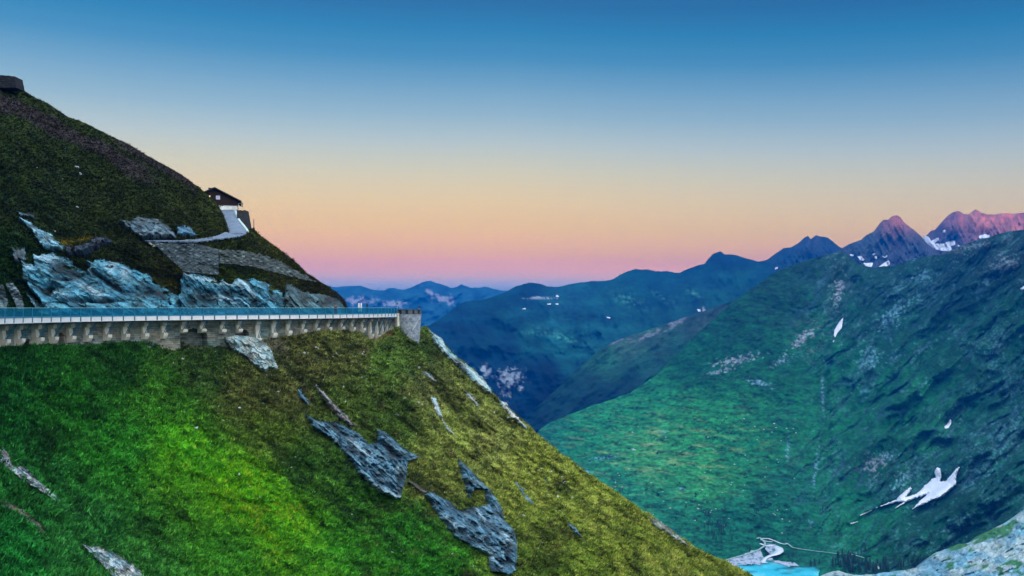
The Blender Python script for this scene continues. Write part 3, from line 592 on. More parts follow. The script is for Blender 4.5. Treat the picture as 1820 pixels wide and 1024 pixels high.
# ------------------------------------------------------------------ patches lying on the slopes
NOGRASS = np.zeros((1130, 1600), bool)      # where no tufts grow (rock, path), by line of sight
def mark(poly, grow=0):
    yy, xx = np.mgrid[0:1130, 0:1600]
    x0 = max(0, int(min(p[0] for p in poly))-4); x1 = min(1600, int(max(p[0] for p in poly))+5)
    y0 = max(0, int(min(p[1] for p in poly))-4); y1 = min(1130, int(max(p[1] for p in poly))+5)
    if x1 <= x0 or y1 <= y0: return
    s = sdist(poly, xx[y0:y1, x0:x1].astype(float)+.5, yy[y0:y1, x0:x1].astype(float)+.5)
    NOGRASS[y0:y1, x0:x1] |= s > -grow
def patch(name, poly, key, step, mat_, height, colour=None, wob=2.0, wf=9.0, sink=.25, smooth=False, thick=None, label=None, cat=None, group=None, kind=None, plane=None, nograss=False, holes=0):
    px0 = min(p[0] for p in poly)-wob-step; px1 = max(p[0] for p in poly)+wob+step
    py0 = min(p[1] for p in poly)-wob-step; py1 = max(p[1] for p in poly)+wob+step
    xs = np.arange(px0, px1+step, step); ys = np.arange(py0, py1+step, step)
    X, Y = np.meshgrid(xs, ys)
    sd = sdist(poly, X, Y)+wob*fbm(X/wf, Y/wf, 3, 401)
    if holes: sd = sd-np.maximum(0, fbm(X/26, Y/11, 3, 403)-holes)*90*sst(-3, 6, sd)
    keep = sd > -step*.7
    if plane is not None: D = plane/ray(X, Y)[..., 2]; cc = None
    else: D, cc = hits(key, X, Y)
    h = height(X, Y, sd, D)
    if plane is None: h = np.where(sd < 0, -sink, h)
    V = P(X, Y, D*1.0)
    # lift mostly towards the viewer's side of the slope (outwards) and a little up
    if key in ('low', 'up'): V[..., 1] -= h*.90; V[..., 2] += h*.20; V[..., 0] += h*.30
    else: V *= (1-h/D)[..., None]
    idx = -np.ones(X.shape, int); fm = keep[:-1, :-1] & keep[1:, :-1] & keep[:-1, 1:] & keep[1:, 1:]
    used = np.zeros(X.shape, bool)
    for a in (slice(None, -1), slice(1, None)):
        for b in (slice(None, -1), slice(1, None)): used[a, b] |= fm
    idx[used] = np.arange(used.sum())
    if not fm.any(): return None
    Fc = np.stack([idx[:-1, :-1][fm], idx[1:, :-1][fm], idx[1:, 1:][fm], idx[:-1, 1:][fm]], 1)
    Vt = V[used]; cl = colour(X, Y, sd)[used] if colour is not None else None
    if thick:      # closed slab: underside too
        n = len(Vt); Vb = Vt*(1+thick/Vt[:, 1:2])
        # rim
        E = {}
        for f in Fc.tolist():
            for i in range(4):
                a, b = f[i], f[(i+1) % 4]
                if (b, a) in E: del E[(b, a)]
                else: E[(a, b)] = 1
        rim = np.array([[a, a+n, b+n, b] for a, b in E], int)
        Fc = np.concatenate([Fc, Fc[:, ::-1]+n, rim]); Vt = np.concatenate([Vt, Vb])
        if cl is not None: cl = np.concatenate([cl, cl])
    o = npmesh(name, Vt, Fc, mat_, cl, smooth=smooth, center=True)
    tagp(o, label, cat, group, kind)
    if nograss: mark(poly, -2.5)
    return o
# ---- rock outcrops on the near hill
def rock_h(poly, amp, ang, sx, sy, seed, darks=[]):
    def f(X, Y, sd, D):
        X0, Y0 = X, Y; sdl = sdist(poly, X-7, Y+7); sdu = sdist(poly, X+7, Y-7); w = sst(-4, 5, sdu-sdl); prof = w*sst(-.5, 2.2, sd)*1.15+(1-w)*sst(-1, 15, sd)
        u, v = rot(X, Y, ang)
        u = u+5*fbm(X/14, Y/14, 3, seed+9); v = v+3*fbm(X/12, Y/12, 3, seed+8)
        h1, e1, _ = worley(u/sx, v/sy, seed); h2, e2, _ = worley(u/(sx*.33), v/(sy*.36), seed+20)
        h = .40*h1+.05*h2+.34*ridg(u/(sx*3.2), v/(sy*.8), 3, seed+3, .45)+.45*fbm(u/(sx*2.2), v/(sy*1.6), 2, seed+4)+.3
        return amp*(h+.35*w*sst(14, 0, sd))*prof*(1-.85*blobs(darks, X0+4*fbm(X0/9, Y0/6, 3, 3), Y0))+.04
    return f
def rock_c(base, light, ang, sx, sy, seed, lightbias=0.0, rust=.15, darks=[], pales=[]):
    base = np.array(base); light = np.array(light)
    def f(X, Y, sd):
        u, v = rot(X, Y, ang)
        u = u+5*fbm(X/14, Y/14, 3, seed+9); v = v+3*fbm(X/12, Y/12, 3, seed+8)
        _, e1, c1 = worley(u/sx, v/sy, seed); _, e2, c2 = worley(u/(sx*.33), v/(sy*.36), seed+20)
        s = fbm(u/(sx*2.4), v/(sy*.30), 5, seed+5, .65)*1.15; n = fbm(X/3, Y/3, 3, seed+6)
        weather_shade = sst(.02, .42, fbm(X/38+seed, Y/17, 4, seed+11))  # dark weathered patches, also painting the cliffs' deep shadows into the colour
        k = sst(-.35, .75, s+.7*(c1-.5)+.3*(c2-.5)+lightbias+.2*n)[..., None]
        c = base*(1-k)+light*k
        hue = fbm(X/24, Y/16+seed, 3, seed+12)[..., None]; c = c*(1+hue*np.array((.5, .05, -.15)))
        c = c*(1-.72*weather_shade[..., None])
        wx = X+5*fbm(X/9, Y/6, 3, 3); pl = blobs(pales, wx, Y)[..., None]*np.clip(.75+.6*s, 0, 1)[..., None]; c = c*(1-pl)+pl*np.array((.34, .50, .57))*(1+.4*s)[..., None]
        c = c*(1-.85*blobs(darks, wx, Y)[..., None])  # hollows: shade painted into the colour on top of the real recess
        dk = (sst(.10, .0, e2)*.25+sst(.08, 0, e1)*.35+sst(.15, .45, -s)*.5)[..., None]
        c = c*(1-np.clip(dk, 0, .85))
        r = (sst(.25, .5, fbm(X/9+50, Y/9, 3, seed+7))*rust)[..., None]*2.5
        r = np.clip(r, 0, .8)
        return c*(1-r)+np.array((.13, .075, .03))*r
    return f
B1, L1 = (.020, .072, .11), (.14, .30, .40)
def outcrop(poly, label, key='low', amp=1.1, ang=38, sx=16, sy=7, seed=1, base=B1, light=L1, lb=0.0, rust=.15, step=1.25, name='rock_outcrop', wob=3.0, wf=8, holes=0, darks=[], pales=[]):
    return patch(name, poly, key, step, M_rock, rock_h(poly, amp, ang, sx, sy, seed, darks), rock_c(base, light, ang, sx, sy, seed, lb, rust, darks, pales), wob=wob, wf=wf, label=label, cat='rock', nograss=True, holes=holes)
outcrop([(539, 734), (556, 742), (573, 748), (592, 747), (610, 754), (638, 770), (654, 786), (669, 786), (669, 762), (685, 766), (717, 794), (748, 813), (725, 821), (725, 841), (713, 884), (701, 887), (669, 872), (638, 843), (610, 805), (583, 778), (559, 766)],
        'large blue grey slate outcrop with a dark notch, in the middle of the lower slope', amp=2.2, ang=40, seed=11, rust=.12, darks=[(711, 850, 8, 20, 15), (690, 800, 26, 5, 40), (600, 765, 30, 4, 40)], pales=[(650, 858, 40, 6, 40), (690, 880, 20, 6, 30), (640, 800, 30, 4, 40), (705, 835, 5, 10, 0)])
outcrop([(555, 681), (575, 695), (594, 715), (618, 738), (637, 760), (618, 756), (594, 738), (581, 719), (565, 695)], 'narrow jagged strip of splintered rock just above the large slate outcrop', amp=1.3, ang=45, sx=9, sy=3, seed=12, base=(.05, .05, .05), light=(.42, .42, .42), lb=.1)
outcrop([(527, 690), (536, 692), (548, 712), (552, 722), (540, 716), (530, 704)], 'small dark blue rock left of the splintered strip', amp=.8, seed=13, sx=7, sy=4)
outcrop([(811, 813), (827, 825), (859, 857), (874, 872), (894, 904), (898, 924), (916, 943), (921, 975), (918, 1010), (898, 1020), (870, 1014), (865, 987), (835, 971), (807, 955), (780, 920), (752, 880), (764, 872), (795, 888), (819, 904), (843, 900), (865, 896), (859, 872), (838, 868), (831, 888), (823, 857)],
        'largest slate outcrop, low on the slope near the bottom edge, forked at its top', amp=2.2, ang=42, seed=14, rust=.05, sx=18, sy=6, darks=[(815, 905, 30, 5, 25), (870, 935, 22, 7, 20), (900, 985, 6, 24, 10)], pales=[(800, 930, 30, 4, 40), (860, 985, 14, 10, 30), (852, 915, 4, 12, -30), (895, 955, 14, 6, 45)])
outcrop([(766, 703), (774, 706), (781, 722), (791, 750), (815, 780), (795, 766), (784, 744), (772, 734), (769, 719)], 'thin pale rock streak running down the slope right of the middle', amp=.8, ang=60, sx=10, sy=3, seed=15, base=(.12, .20, .22), light=(.55, .60, .58), lb=.3)
outcrop([(910, 849), (930, 868), (957, 904), (937, 892), (922, 872)], 'small blue rock sliver right of the forked outcrop', amp=.6, ang=50, sx=9, sy=3, seed=16)
outcrop([(1003, 922), (1012, 927), (1025, 936), (1042, 966), (1030, 955), (1014, 941)], 'lone blue rock sliver low on the right side of the slope', amp=.6, ang=50, sx=9, sy=4, seed=17)
outcrop([(962, 842), (970, 846), (980, 863), (972, 861)], 'tiny pointed rock sliver near the slope edge', amp=.5, ang=55, sx=8, sy=3, seed=18)
outcrop([(761, 586), (783, 599), (794, 617), (812, 634), (832, 649), (853, 666), (871, 687), (876, 702), (863, 699), (847, 684), (824, 663), (803, 643), (786, 628), (771, 608)], 'pale blue smooth slab along the skyline edge below the round bastion', amp=1.3, ang=40, sx=22, sy=8, seed=19, base=(.12, .24, .26), light=(.38, .52, .53), lb=.2, rust=.02)
outcrop([(882, 706), (900, 717), (919, 739), (942, 766), (930, 760), (912, 746), (897, 728)], 'pale slab on the skyline edge, lower than the smooth blue one', amp=1.0, ang=45, sx=16, sy=6, seed=20, base=(.2, .27, .27), light=(.48, .55, .52), lb=.3, rust=.02)
outcrop([(747, 659), (765, 662), (781, 679), (774, 681), (760, 672)], 'flat grey slab lying in the grass below the bastion', amp=.7, sx=14, sy=6, seed=21, base=(.10, .14, .14), light=(.28, .34, .33))
outcrop([(820, 690), (838, 700), (856, 722), (846, 722), (832, 708)], 'low grey slab near the skyline edge, right of the flat one', amp=.6, sx=14, sy=6, seed=22, base=(.10, .14, .14), light=(.28, .34, .33))
outcrop([(398, 600), (415, 596), (450, 599), (470, 606), (484, 625), (492, 645), (497, 656), (480, 657), (470, 662), (456, 655), (440, 640), (412, 622), (400, 612)], 'pale blue rock rib just under the piers of the walkway', amp=1.5, ang=35, sx=14, sy=5, seed=23, base=(.12, .20, .20), light=(.45, .56, .56), lb=.2, rust=.08)
outcrop([(0, 788), (17, 805), (23, 826), (41, 826), (62, 846), (97, 877), (122, 900), (106, 895), (75, 875), (37, 850), (12, 832), (-6, 815)], 'broken rock band at the left edge of the slope', amp=.7, ang=40, sx=14, sy=6, seed=24, base=(.05, .08, .10), light=(.48, .54, .58), lb=.05)
outcrop([(-4, 884), (29, 896), (66, 922), (92, 954), (70, 948), (25, 912), (-4, 900)], 'brownish rubble band under the broken rock band at the left edge', amp=.45, ang=38, sx=12, sy=5, seed=25, base=(.06, .08, .05), light=(.28, .25, .20), rust=.35)
outcrop([(143, 966), (170, 968), (195, 976), (225, 990), (268, 1026), (205, 1028), (172, 994)], 'bright broken rocks at the bottom left of the slope', amp=.6, ang=35, sx=11, sy=6, seed=26, base=(.07, .13, .14), light=(.50, .58, .60), lb=.0)
outcrop([(1140, 910), (1165, 921), (1190, 938), (1226, 966), (1231, 973), (1212, 968), (1184, 950), (1160, 934)], 'pale rubble strip along the skyline edge low on the right', amp=.6, ang=40, sx=8, sy=5, seed=27, base=(.10, .12, .08), light=(.42, .45, .40))
outcrop([(752, 880), (735, 866), (722, 856), (728, 852), (745, 862), (764, 872)], 'dark rock link between the two big slate outcrops', amp=.7, ang=40, sx=9, sy=4, seed=28, base=(.05, .05, .04), light=(.16, .15, .13))
# ---- cliffs on the upper hill
BU, LU = (.012, .085, .13), (.10, .36, .48)
outcrop([(41, 466), (60, 470), (63, 458), (78, 450), (96, 449), (120, 461), (140, 474), (156, 486), (153, 469), (170, 461), (202, 463), (225, 472), (235, 478), (268, 491), (273, 502), (309, 519), (322, 526), (326, 566), (62, 566), (84, 548), (60, 520), (45, 496)],
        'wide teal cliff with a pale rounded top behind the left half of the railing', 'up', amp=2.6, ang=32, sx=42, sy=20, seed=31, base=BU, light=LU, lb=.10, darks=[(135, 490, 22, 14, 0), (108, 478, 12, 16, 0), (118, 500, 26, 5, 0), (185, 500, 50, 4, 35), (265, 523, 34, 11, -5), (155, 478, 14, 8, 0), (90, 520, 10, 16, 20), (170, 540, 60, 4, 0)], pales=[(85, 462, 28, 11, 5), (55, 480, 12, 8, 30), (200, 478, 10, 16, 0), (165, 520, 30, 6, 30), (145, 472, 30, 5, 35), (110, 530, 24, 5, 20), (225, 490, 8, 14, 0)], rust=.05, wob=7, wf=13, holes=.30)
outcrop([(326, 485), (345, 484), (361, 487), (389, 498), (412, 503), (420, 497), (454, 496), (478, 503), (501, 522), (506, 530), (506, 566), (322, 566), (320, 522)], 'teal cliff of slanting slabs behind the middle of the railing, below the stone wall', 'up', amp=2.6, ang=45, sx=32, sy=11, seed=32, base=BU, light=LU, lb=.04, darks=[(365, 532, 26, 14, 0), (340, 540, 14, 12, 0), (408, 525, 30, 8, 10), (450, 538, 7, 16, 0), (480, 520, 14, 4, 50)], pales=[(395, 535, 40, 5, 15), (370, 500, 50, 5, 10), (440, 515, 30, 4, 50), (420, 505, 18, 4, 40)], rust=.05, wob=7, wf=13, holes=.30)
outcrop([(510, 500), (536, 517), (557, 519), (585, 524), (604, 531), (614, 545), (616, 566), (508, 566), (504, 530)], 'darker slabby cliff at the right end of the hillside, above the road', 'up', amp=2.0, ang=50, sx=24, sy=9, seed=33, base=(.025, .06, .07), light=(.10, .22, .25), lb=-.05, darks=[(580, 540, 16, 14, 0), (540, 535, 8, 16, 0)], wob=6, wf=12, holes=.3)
outcrop([(33, 391), (49, 390), (68, 406), (90, 415), (101, 428), (118, 439), (109, 447), (82, 445), (71, 434), (60, 415)], 'blue diagonal rock band high at the left', 'up', amp=1.6, ang=35, sx=16, sy=6, seed=34, base=BU, light=(.25, .48, .58), lb=.15)
outcrop([(118, 439), (142, 434), (160, 430), (170, 419), (190, 422), (204, 428), (178, 442), (153, 456), (120, 456)], 'dark blue overhanging rock right of the diagonal band', 'up', amp=2.2, ang=10, sx=14, sy=7, seed=35, base=(.006, .012, .022), light=(.035, .08, .14), lb=-.15, rust=0)
outcrop([(22, 440), (45, 440), (48, 462), (30, 468), (24, 455)], 'small dark rock at the left under the diagonal band', 'up', amp=1.2, ang=60, sx=10, sy=5, seed=36, base=(.015, .03, .04), light=(.10, .18, .22))
outcrop([(30, 375), (60, 380), (62, 388), (36, 386)], 'small broken rocks at the left above the diagonal band', 'up', amp=.8, ang=20, sx=8, sy=5, seed=37, base=(.015, .04, .06), light=(.12, .25, .32))
outcrop([(211, 394), (228, 396), (243, 385), (263, 386), (280, 390), (297, 399), (312, 415), (315, 426), (252, 427), (240, 418), (224, 408)], 'blocky grey blue outcrop above the left end of the path', 'up', amp=2.2, ang=25, sx=20, sy=11, seed=38, base=(.035, .07, .09), light=(.16, .25, .30), lb=.0)
outcrop([(315, 403), (326, 400), (338, 402), (352, 419), (330, 421), (314, 418)], 'small blue triangular rock beside the path', 'up', amp=1.2, ang=20, sx=16, sy=9, seed=39, base=(.03, .10, .16), light=(.10, .24, .36), lb=.1, rust=0)
outcrop([(-6, 500), (8, 508), (16, 540), (14, 556), (-8, 556)], 'grey boulders at the left frame edge behind the railing', 'up', amp=1.5, ang=60, sx=12, sy=9, seed=40, base=(.03, .06, .07), light=(.15, .25, .27))
outcrop([(42, 518), (58, 525), (72, 542), (88, 562), (80, 566), (62, 545)], 'pale pointed slab leaning down to the railing at the left', 'up', amp=1.2, ang=45, sx=22, sy=6, seed=41, base=(.10, .32, .42), light=(.42, .58, .66), lb=.25, rust=0)
# ---- snow
def snow(poly, label, key='A', step=.8, t=6.0, wob=.4):
    return patch('snow_patch', poly, key, step, M_snow, lambda X, Y, sd, D: t*.6*sst(0, 3, sd)+t, wob=wob, wf=4, sink=-.2*t, smooth=True, thick=t*1.3, label=label, cat='snow', group='old snow patches on the mountains')
snow([(1557, 903), (1580, 893), (1592, 889), (1600, 880), (1618, 865), (1621, 869), (1612, 880), (1609, 884), (1628, 878), (1638, 870), (1642, 864), (1651, 858), (1655, 852), (1663, 849), (1661, 838), (1665, 831), (1671, 832), (1673, 845), (1671, 856), (1681, 855), (1690, 844), (1704, 829), (1706, 832), (1700, 843), (1699, 862), (1686, 874), (1672, 885), (1661, 889), (1655, 889), (1640, 897), (1622, 905), (1636, 889), (1650, 877), (1640, 881), (1613, 891), (1588, 906), (1596, 899), (1606, 892), (1592, 893), (1575, 898)],
     'largest snow field, forked like a claw low on the right mountain', t=16, wob=1.6, step=.6)
snow([(1528, 915.5), (1549, 906.5), (1550, 908), (1529, 917)], 'thin snow line just below the forked snow field', t=2, wob=.3, step=.6)
snow([(1511, 930), (1524, 926.5), (1525, 928), (1512, 932)], 'lowest short snow dash on the right mountain', t=2, wob=.3, step=.6)
snow([(1499, 564), (1497, 575), (1496, 583), (1488, 592), (1484, 600), (1482, 596), (1483, 587), (1491, 573)], 'white blade shaped snow patch in the upper gully', t=3)
snow([(1481, 605), (1483, 604), (1482, 608), (1480, 608)], 'tiny snow dot under the blade shaped patch', wob=.2, step=.5)
snow([(1688, 745), (1690, 746), (1690, 754), (1686, 761), (1680, 762), (1678, 759), (1684, 753)], 'small snow patch in the middle of the right mountain')
snow([(1813, 513), (1821, 508), (1824, 512), (1816, 516)], 'small snow patch at the right frame edge')
snow([(1640, 417), (1650, 421), (1655, 428), (1668, 422), (1669, 427), (1660, 433), (1675, 434), (1686, 429), (1697, 428), (1698, 436), (1690, 437), (1692, 446), (1683, 447), (1672, 446), (1662, 444), (1655, 446), (1648, 441), (1645, 432)], 'broad snow field in the notch left of the red lit massif', 'F', t=14, wob=1.5)
snow([(1740, 419), (1752, 416), (1760, 419), (1758, 423), (1740, 424)], 'snow patch under the red lit cliffs', 'F', t=12)
snow([(1702, 435), (1710, 439), (1705, 441)], 'tiny snow patch right of the notch snow field', 'F', t=10, wob=.3, step=.6)
snow([(1676, 410), (1680, 408), (1680, 413), (1675, 414)], 'snow speck high on the dark shoulder', 'F', t=10, wob=.2, step=.6)
for i, (pl, lb) in enumerate([([(1524, 456), (1530, 455), (1536, 461), (1536, 465), (1529, 463)], 'snow patch at the left foot of the pointed peak'),
    ([(1533, 467), (1540, 468), (1552, 467), (1549, 475), (1538, 473)], 'snow patch low in the middle below the pointed peak'),
    ([(1562, 474), (1573, 466), (1580, 462), (1582, 470), (1573, 476)], 'slanting snow patch low right below the pointed peak'),
    ([(1554, 456), (1559, 456), (1559, 460), (1556, 461)], 'small round snow dot below the pointed peak'),
    ([(1568, 455), (1574, 457), (1576, 453), (1577, 456), (1572, 459)], 'hook shaped snow dot right of the round one'),
    ([(1511, 452), (1518, 453), (1516, 456), (1511, 454)], 'leftmost snow dot under the pointed peak'),
    ([(1549, 452), (1555, 450), (1553, 454)], 'small snow dot above the round one')]):
    snow(pl, lb, 'E', t=9, wob=.5, step=.6)
for pl, lb in [([(1377, 476), (1382, 474), (1383, 478), (1378, 480)], 'snow dot beside the green ridge under the twin tops'), ([(1368, 483), (1372, 481), (1373, 484)], 'smaller snow dot beside the green ridge')]:
    snow(pl, lb, 'D', t=9, wob=.3, step=.6)
for pl, lb in [([(987, 527), (990, 524.5), (994, 527), (990, 528)], 'small snow patch highest on the blue range'), ([(972, 540), (979, 539.5), (979, 541.5), (973, 541.5)], 'left snow dash on the blue range'), ([(928, 548.5), (934, 548), (934, 550), (929, 550)], 'snow dash on the blue range, far left'),
               ([(987, 540), (992, 539.8), (992, 541.5), (988, 541.6)], 'middle snow dash on the blue range'), ([(1239, 550), (1244, 550), (1246, 554), (1241, 554)], 'snow dot in the gully of the blue range'), ([(1078, 563), (1085, 564.5), (1084, 566.5), (1079, 565)], 'snow dash right of centre on the blue range')]:
    snow(pl, lb, 'C', t=12, wob=.2, step=.7)
# ---- lake, delta, tracks
zl = LAKE_Z
patch('lake', [(1290, 998), (1320, 1002), (1352, 1002.5), (1358, 996), (1372, 998), (1385, 1000), (1396, 1006), (1420, 1006), (1436, 1008), (1447, 1009), (1458, 1013), (1462, 1018), (1475, 1030), (1470, 1080), (1300, 1080)], 'x', 3, M_lake, lambda X, Y, sd, D: 0*D, colour=lambda X, Y, sd: np.array((.05, .52, .68))*(1-.55*sst(.0, .35, fbm(X/60+2, Y/7+X/60, 3, 91))-.35*sst(8, 0, sd))[..., None]+np.array((.10, .12, .06))*sst(0, .4, fbm(X/40, Y/9, 3, 92))[..., None], wob=.5, smooth=True, label='turquoise glacial lake', kind='structure', plane=zl)
patch('gravel_delta', [(1275, 1010), (1286, 1000), (1300, 994), (1318, 986), (1340, 978), (1352, 976), (1356, 990), (1360, 997), (1354, 1004), (1340, 1003), (1320, 1004), (1300, 1006), (1285, 1014)], 'x', 1.5, M_silt, lambda X, Y, sd, D: 0*D, silt_c, wob=2, label='grey gravel delta at the head of the lake', kind='structure', plane=zl+.6)
patch('gravel_bar', [(1362, 994), (1372, 991), (1376, 996), (1392, 998), (1412, 1000), (1420, 1006), (1400, 1006.5), (1385, 1001), (1370, 998)], 'x', 1.2, M_silt, lambda X, Y, sd, D: 0*D, silt_c, wob=.6, label='pale gravel bar right of the stream mouth', kind='structure', plane=zl+.7)
patch('gravel_bank', [(1363, 966), (1378, 968), (1386, 974), (1392, 976), (1390, 982), (1382, 986), (1368, 984), (1360, 976)], 'x', 1.2, M_silt, lambda X, Y, sd, D: 0*D, silt_c, wob=1, label='gravel bank beside the stream bend', kind='structure', plane=zl+.5)
def ribbon(name, pts, w, mat_, label, key=None, z=None, lift=.8, kind='structure'):
    p = np.array(pts, float); t = np.r_[0, np.cumsum(np.hypot(*np.diff(p, axis=0).T))]
    s = np.arange(0, t[-1], 1.2); x = np.interp(s, t, p[:, 0]); y = np.interp(s, t, p[:, 1]); wv = np.interp(s, t, np.array(w)) if np.ndim(w) else np.full(len(s), w)
    if key: D, _ = hits(key, x, y)
    else: D = z/ray(x, y)[:, 2]
    c = P(x, y, D); tg = np.gradient(c, axis=0); tg[:, 2] = 0; tg /= np.linalg.norm(tg, axis=1)[:, None]+1e-9
    nrm = np.stack([-tg[:, 1], tg[:, 0], 0*tg[:, 0]], 1); up = np.array((0, -.3, 1))*lift if key else np.array((0, 0, 0))
    A = c+nrm*wv[:, None]/2+up; B = c-nrm*wv[:, None]/2+up; n = len(s)
    dn = np.array((0, 0, -.3)); V = np.concatenate([A, B, A+dn, B+dn]); i = np.arange(n-1)
    Fc = np.concatenate([np.stack([i, i+1, i+n+1, i+n], 1), np.stack([i, i+2*n, i+2*n+1, i+1], 1), np.stack([i+n, i+n+1, i+3*n+1, i+3*n], 1)])
    return tagp(npmesh(name, V, Fc, mat_, smooth=True, center=True), label, kind=kind)
ribbon('stream', [(1351, 966), (1362, 970), (1377, 970), (1384, 974), (1386, 979), (1380, 984), (1368, 988), (1360, 992), (1356, 998), (1360, 1001)], [5, 6, 10, 14, 14, 12, 7, 6, 8, 10], M_stream, 'milky white stream bend running into the lake', z=zl+1.4)
ribbon('stream', [(1355, 957), (1366, 957), (1374, 960), (1386, 965), (1393, 967), (1402, 966)], [3, 4, 3, 3, 2, 2], M_stream, 'upper thin braid of the stream', z=zl+1.6)
ribbon('stream', [(1352, 959), (1362, 962), (1374, 963)], [2, 3, 2], M_stream, 'short middle braid of the stream', z=zl+1.8)
ribbon('path', [(1262, 1002), (1288, 996), (1306, 990.5), (1330, 984), (1348, 977), (1359, 970), (1360, 965), (1355, 959), (1350, 955), (1345, 957)], 3.6, M_track, 'pale gravel track curving along the delta', z=zl+1.9)
ribbon('path', [(1396, 967), (1402, 970), (1408, 975), (1424, 978), (1445, 981), (1470, 984), (1492, 987), (1505, 986.5), (1520, 989), (1536, 994)], 2.2, M_track, 'thin footpath across the meadow above the lake', key='A', lift=2.5)
ribbon('path', [(1558, 1001), (1560, 1008), (1562, 1016)], 2.5, M_track, 'short footpath piece between the conifers', key='A', lift=3)
# ------------------------------------------------------------------ the walkway: plan curve
pos = []
def dprime(px, d):
    tpx = [-300, 0, 100, 190, 300, 400, 460, 500, 540, 567, 590, 615, 640, 660, 680, 700]; tsp = [12, 16, 17, 19.3, 20.6, 20, 18.9, 18.3, 16.6, 14.5, 13, 11.4, 9.7, 8.2, 6.4, 4.6]
    sp = np.interp(px, tpx, tsp); u = (px-910)/F; g = 2.0/sp; a = 1+u*u; b = 2*u*d/F; c = (d/F)**2-g*g
    return (-b+math.sqrt(max(0, b*b-4*a*c)))/(2*a)
pts = [(300, 135.0)]
x, d = 300., 135.
while x < 709: d += dprime(x, d); x += 1; pts.append((x, d))
x, d = 300., 135.; lo = []
while x > -190: d -= dprime(x, d); x -= 1; lo.append((x, d))
pts = np.array(lo[::-1]+pts)
XY = np.stack([(pts[:, 0]-910)/F*pts[:, 1], pts[:, 1]], 1)
# remove kinks
for _ in range(40): XY[1:-1] = .25*XY[:-2]+.5*XY[1:-1]+.25*XY[2:]
S_ = np.r_[0, np.cumsum(np.hypot(*np.diff(XY, axis=0).T))]; STOT = S_[-1]
s_at = lambda px: float(np.interp(px, pts[:, 0], S_))
def cur(s):
    p = Vector((float(np.interp(s, S_, XY[:, 0])), float(np.interp(s, S_, XY[:, 1]))))
    q = Vector((float(np.interp(min(s+.3, STOT), S_, XY[:, 0])), float(np.interp(min(s+.3, STOT), S_, XY[:, 1])))); r = Vector((float(np.interp(max(s-.3, 0), S_, XY[:, 0])), float(np.interp(max(s-.3, 0), S_, XY[:, 1]))))
    t = (q-r).normalized(); return p, t, Vector((t.y, -t.x))      # point, tangent, outward normal (towards the valley)
def at(s, o, z):
    p, t, n = cur(s); return Vector((p.x+n.x*o, p.y+n.y*o, z))
RT, RB, BB = 0.0, -1.22, -1.86      # rail top, rail foot = top of the white band, its lower edge
WF = -2.6                            # wall face behind the rail line
def strip(name, prof, s0, s1, ds, mat_, parent, closed=True, smooth=False):
    bm = bmesh.new(); n = max(1, int(round((s1-s0)/ds))); rings = []
    for i in range(n+1):
        s = s0+(s1-s0)*i/n; rings.append([bm.verts.new(at(s, o, z)) for o, z in prof])
    k = len(prof)
    for a, b in zip(rings, rings[1:]):
        for i in range(k if closed else k-1): bm.faces.new([a[i], a[(i+1) % k], b[(i+1) % k], b[i]])
    if closed: bm.faces.new(rings[0]); bm.faces.new(rings[-1][::-1])
    return obj(name, bm, mat_, parent, smooth)
S0, S1 = 0.5, s_at(706)
p0 = cur(s_at(300))[0]
G0 = empty('elevated_walkway', (0, 0, 0)); tagp(G0, 'long curved walkway with glass railing and white edge panels on concrete piers', 'walkway')
strip('deck', [(-.06, -1.30), (-.06, BB+.02), (-.5, BB-.12), (WF-.3, BB-.25), (WF-.3, -1.30)], S0, S1, 1.0, mat('deck_underside', (.035, .04, .045), rough=.9, scale=2), G0)
strip('handrail', [(-.04, RT-.05), (.05, RT-.05), (.05, RT), (-.04, RT)], S0, S1, .8, mat('rail_metal', (.25, .55, .62), rough=.35, scale=2, amount=.1), G0)
strip('curb_rail', [(-.03, RB-.02), (.07, RB-.02), (.07, RB+.13), (-.03, RB+.13)], S0, S1, .8, M_steel, G0)
npost = int((S1-S0)/2.0)
off = (s_at(300)) % 2.0
k = 0
s = off
while s < S1-.3:
    if s > S0:
        bm = bmesh.new(); p, t, n = cur(s); M = Matrix(((t.x, n.x, 0, p.x), (t.y, n.y, 0, p.y), (0, 0, 1, 0), (0, 0, 0, 1)))
        box(bm, -.05, .05, -.02, .09, RB-.5, RB+.14, M); box(bm, -.022, .022, -.02, .05, RB+.14, RT-.05, M)
        obj('post', bm, M_steel, G0)
        e = min(s+2.0, S1)
        strip('glass_panel', [(.0, RB+.14), (.02, RB+.14), (.02, RT-.06), (.0, RT-.06)], s+.05, e-.05, 1.0, M_glass, G0)
        strip('edge_panel', [(-.03, RB-.03), (.03, RB-.03), (.03, BB), (-.03, BB)], s+.14, e-.10, 1.0, M_white, G0)
    s += 2.0
strip('drip_edge', [(-.05, BB-.06), (.05, BB-.06), (.05, BB-.005), (-.05, BB-.005)], S0, S1, .8, M_white, G0)
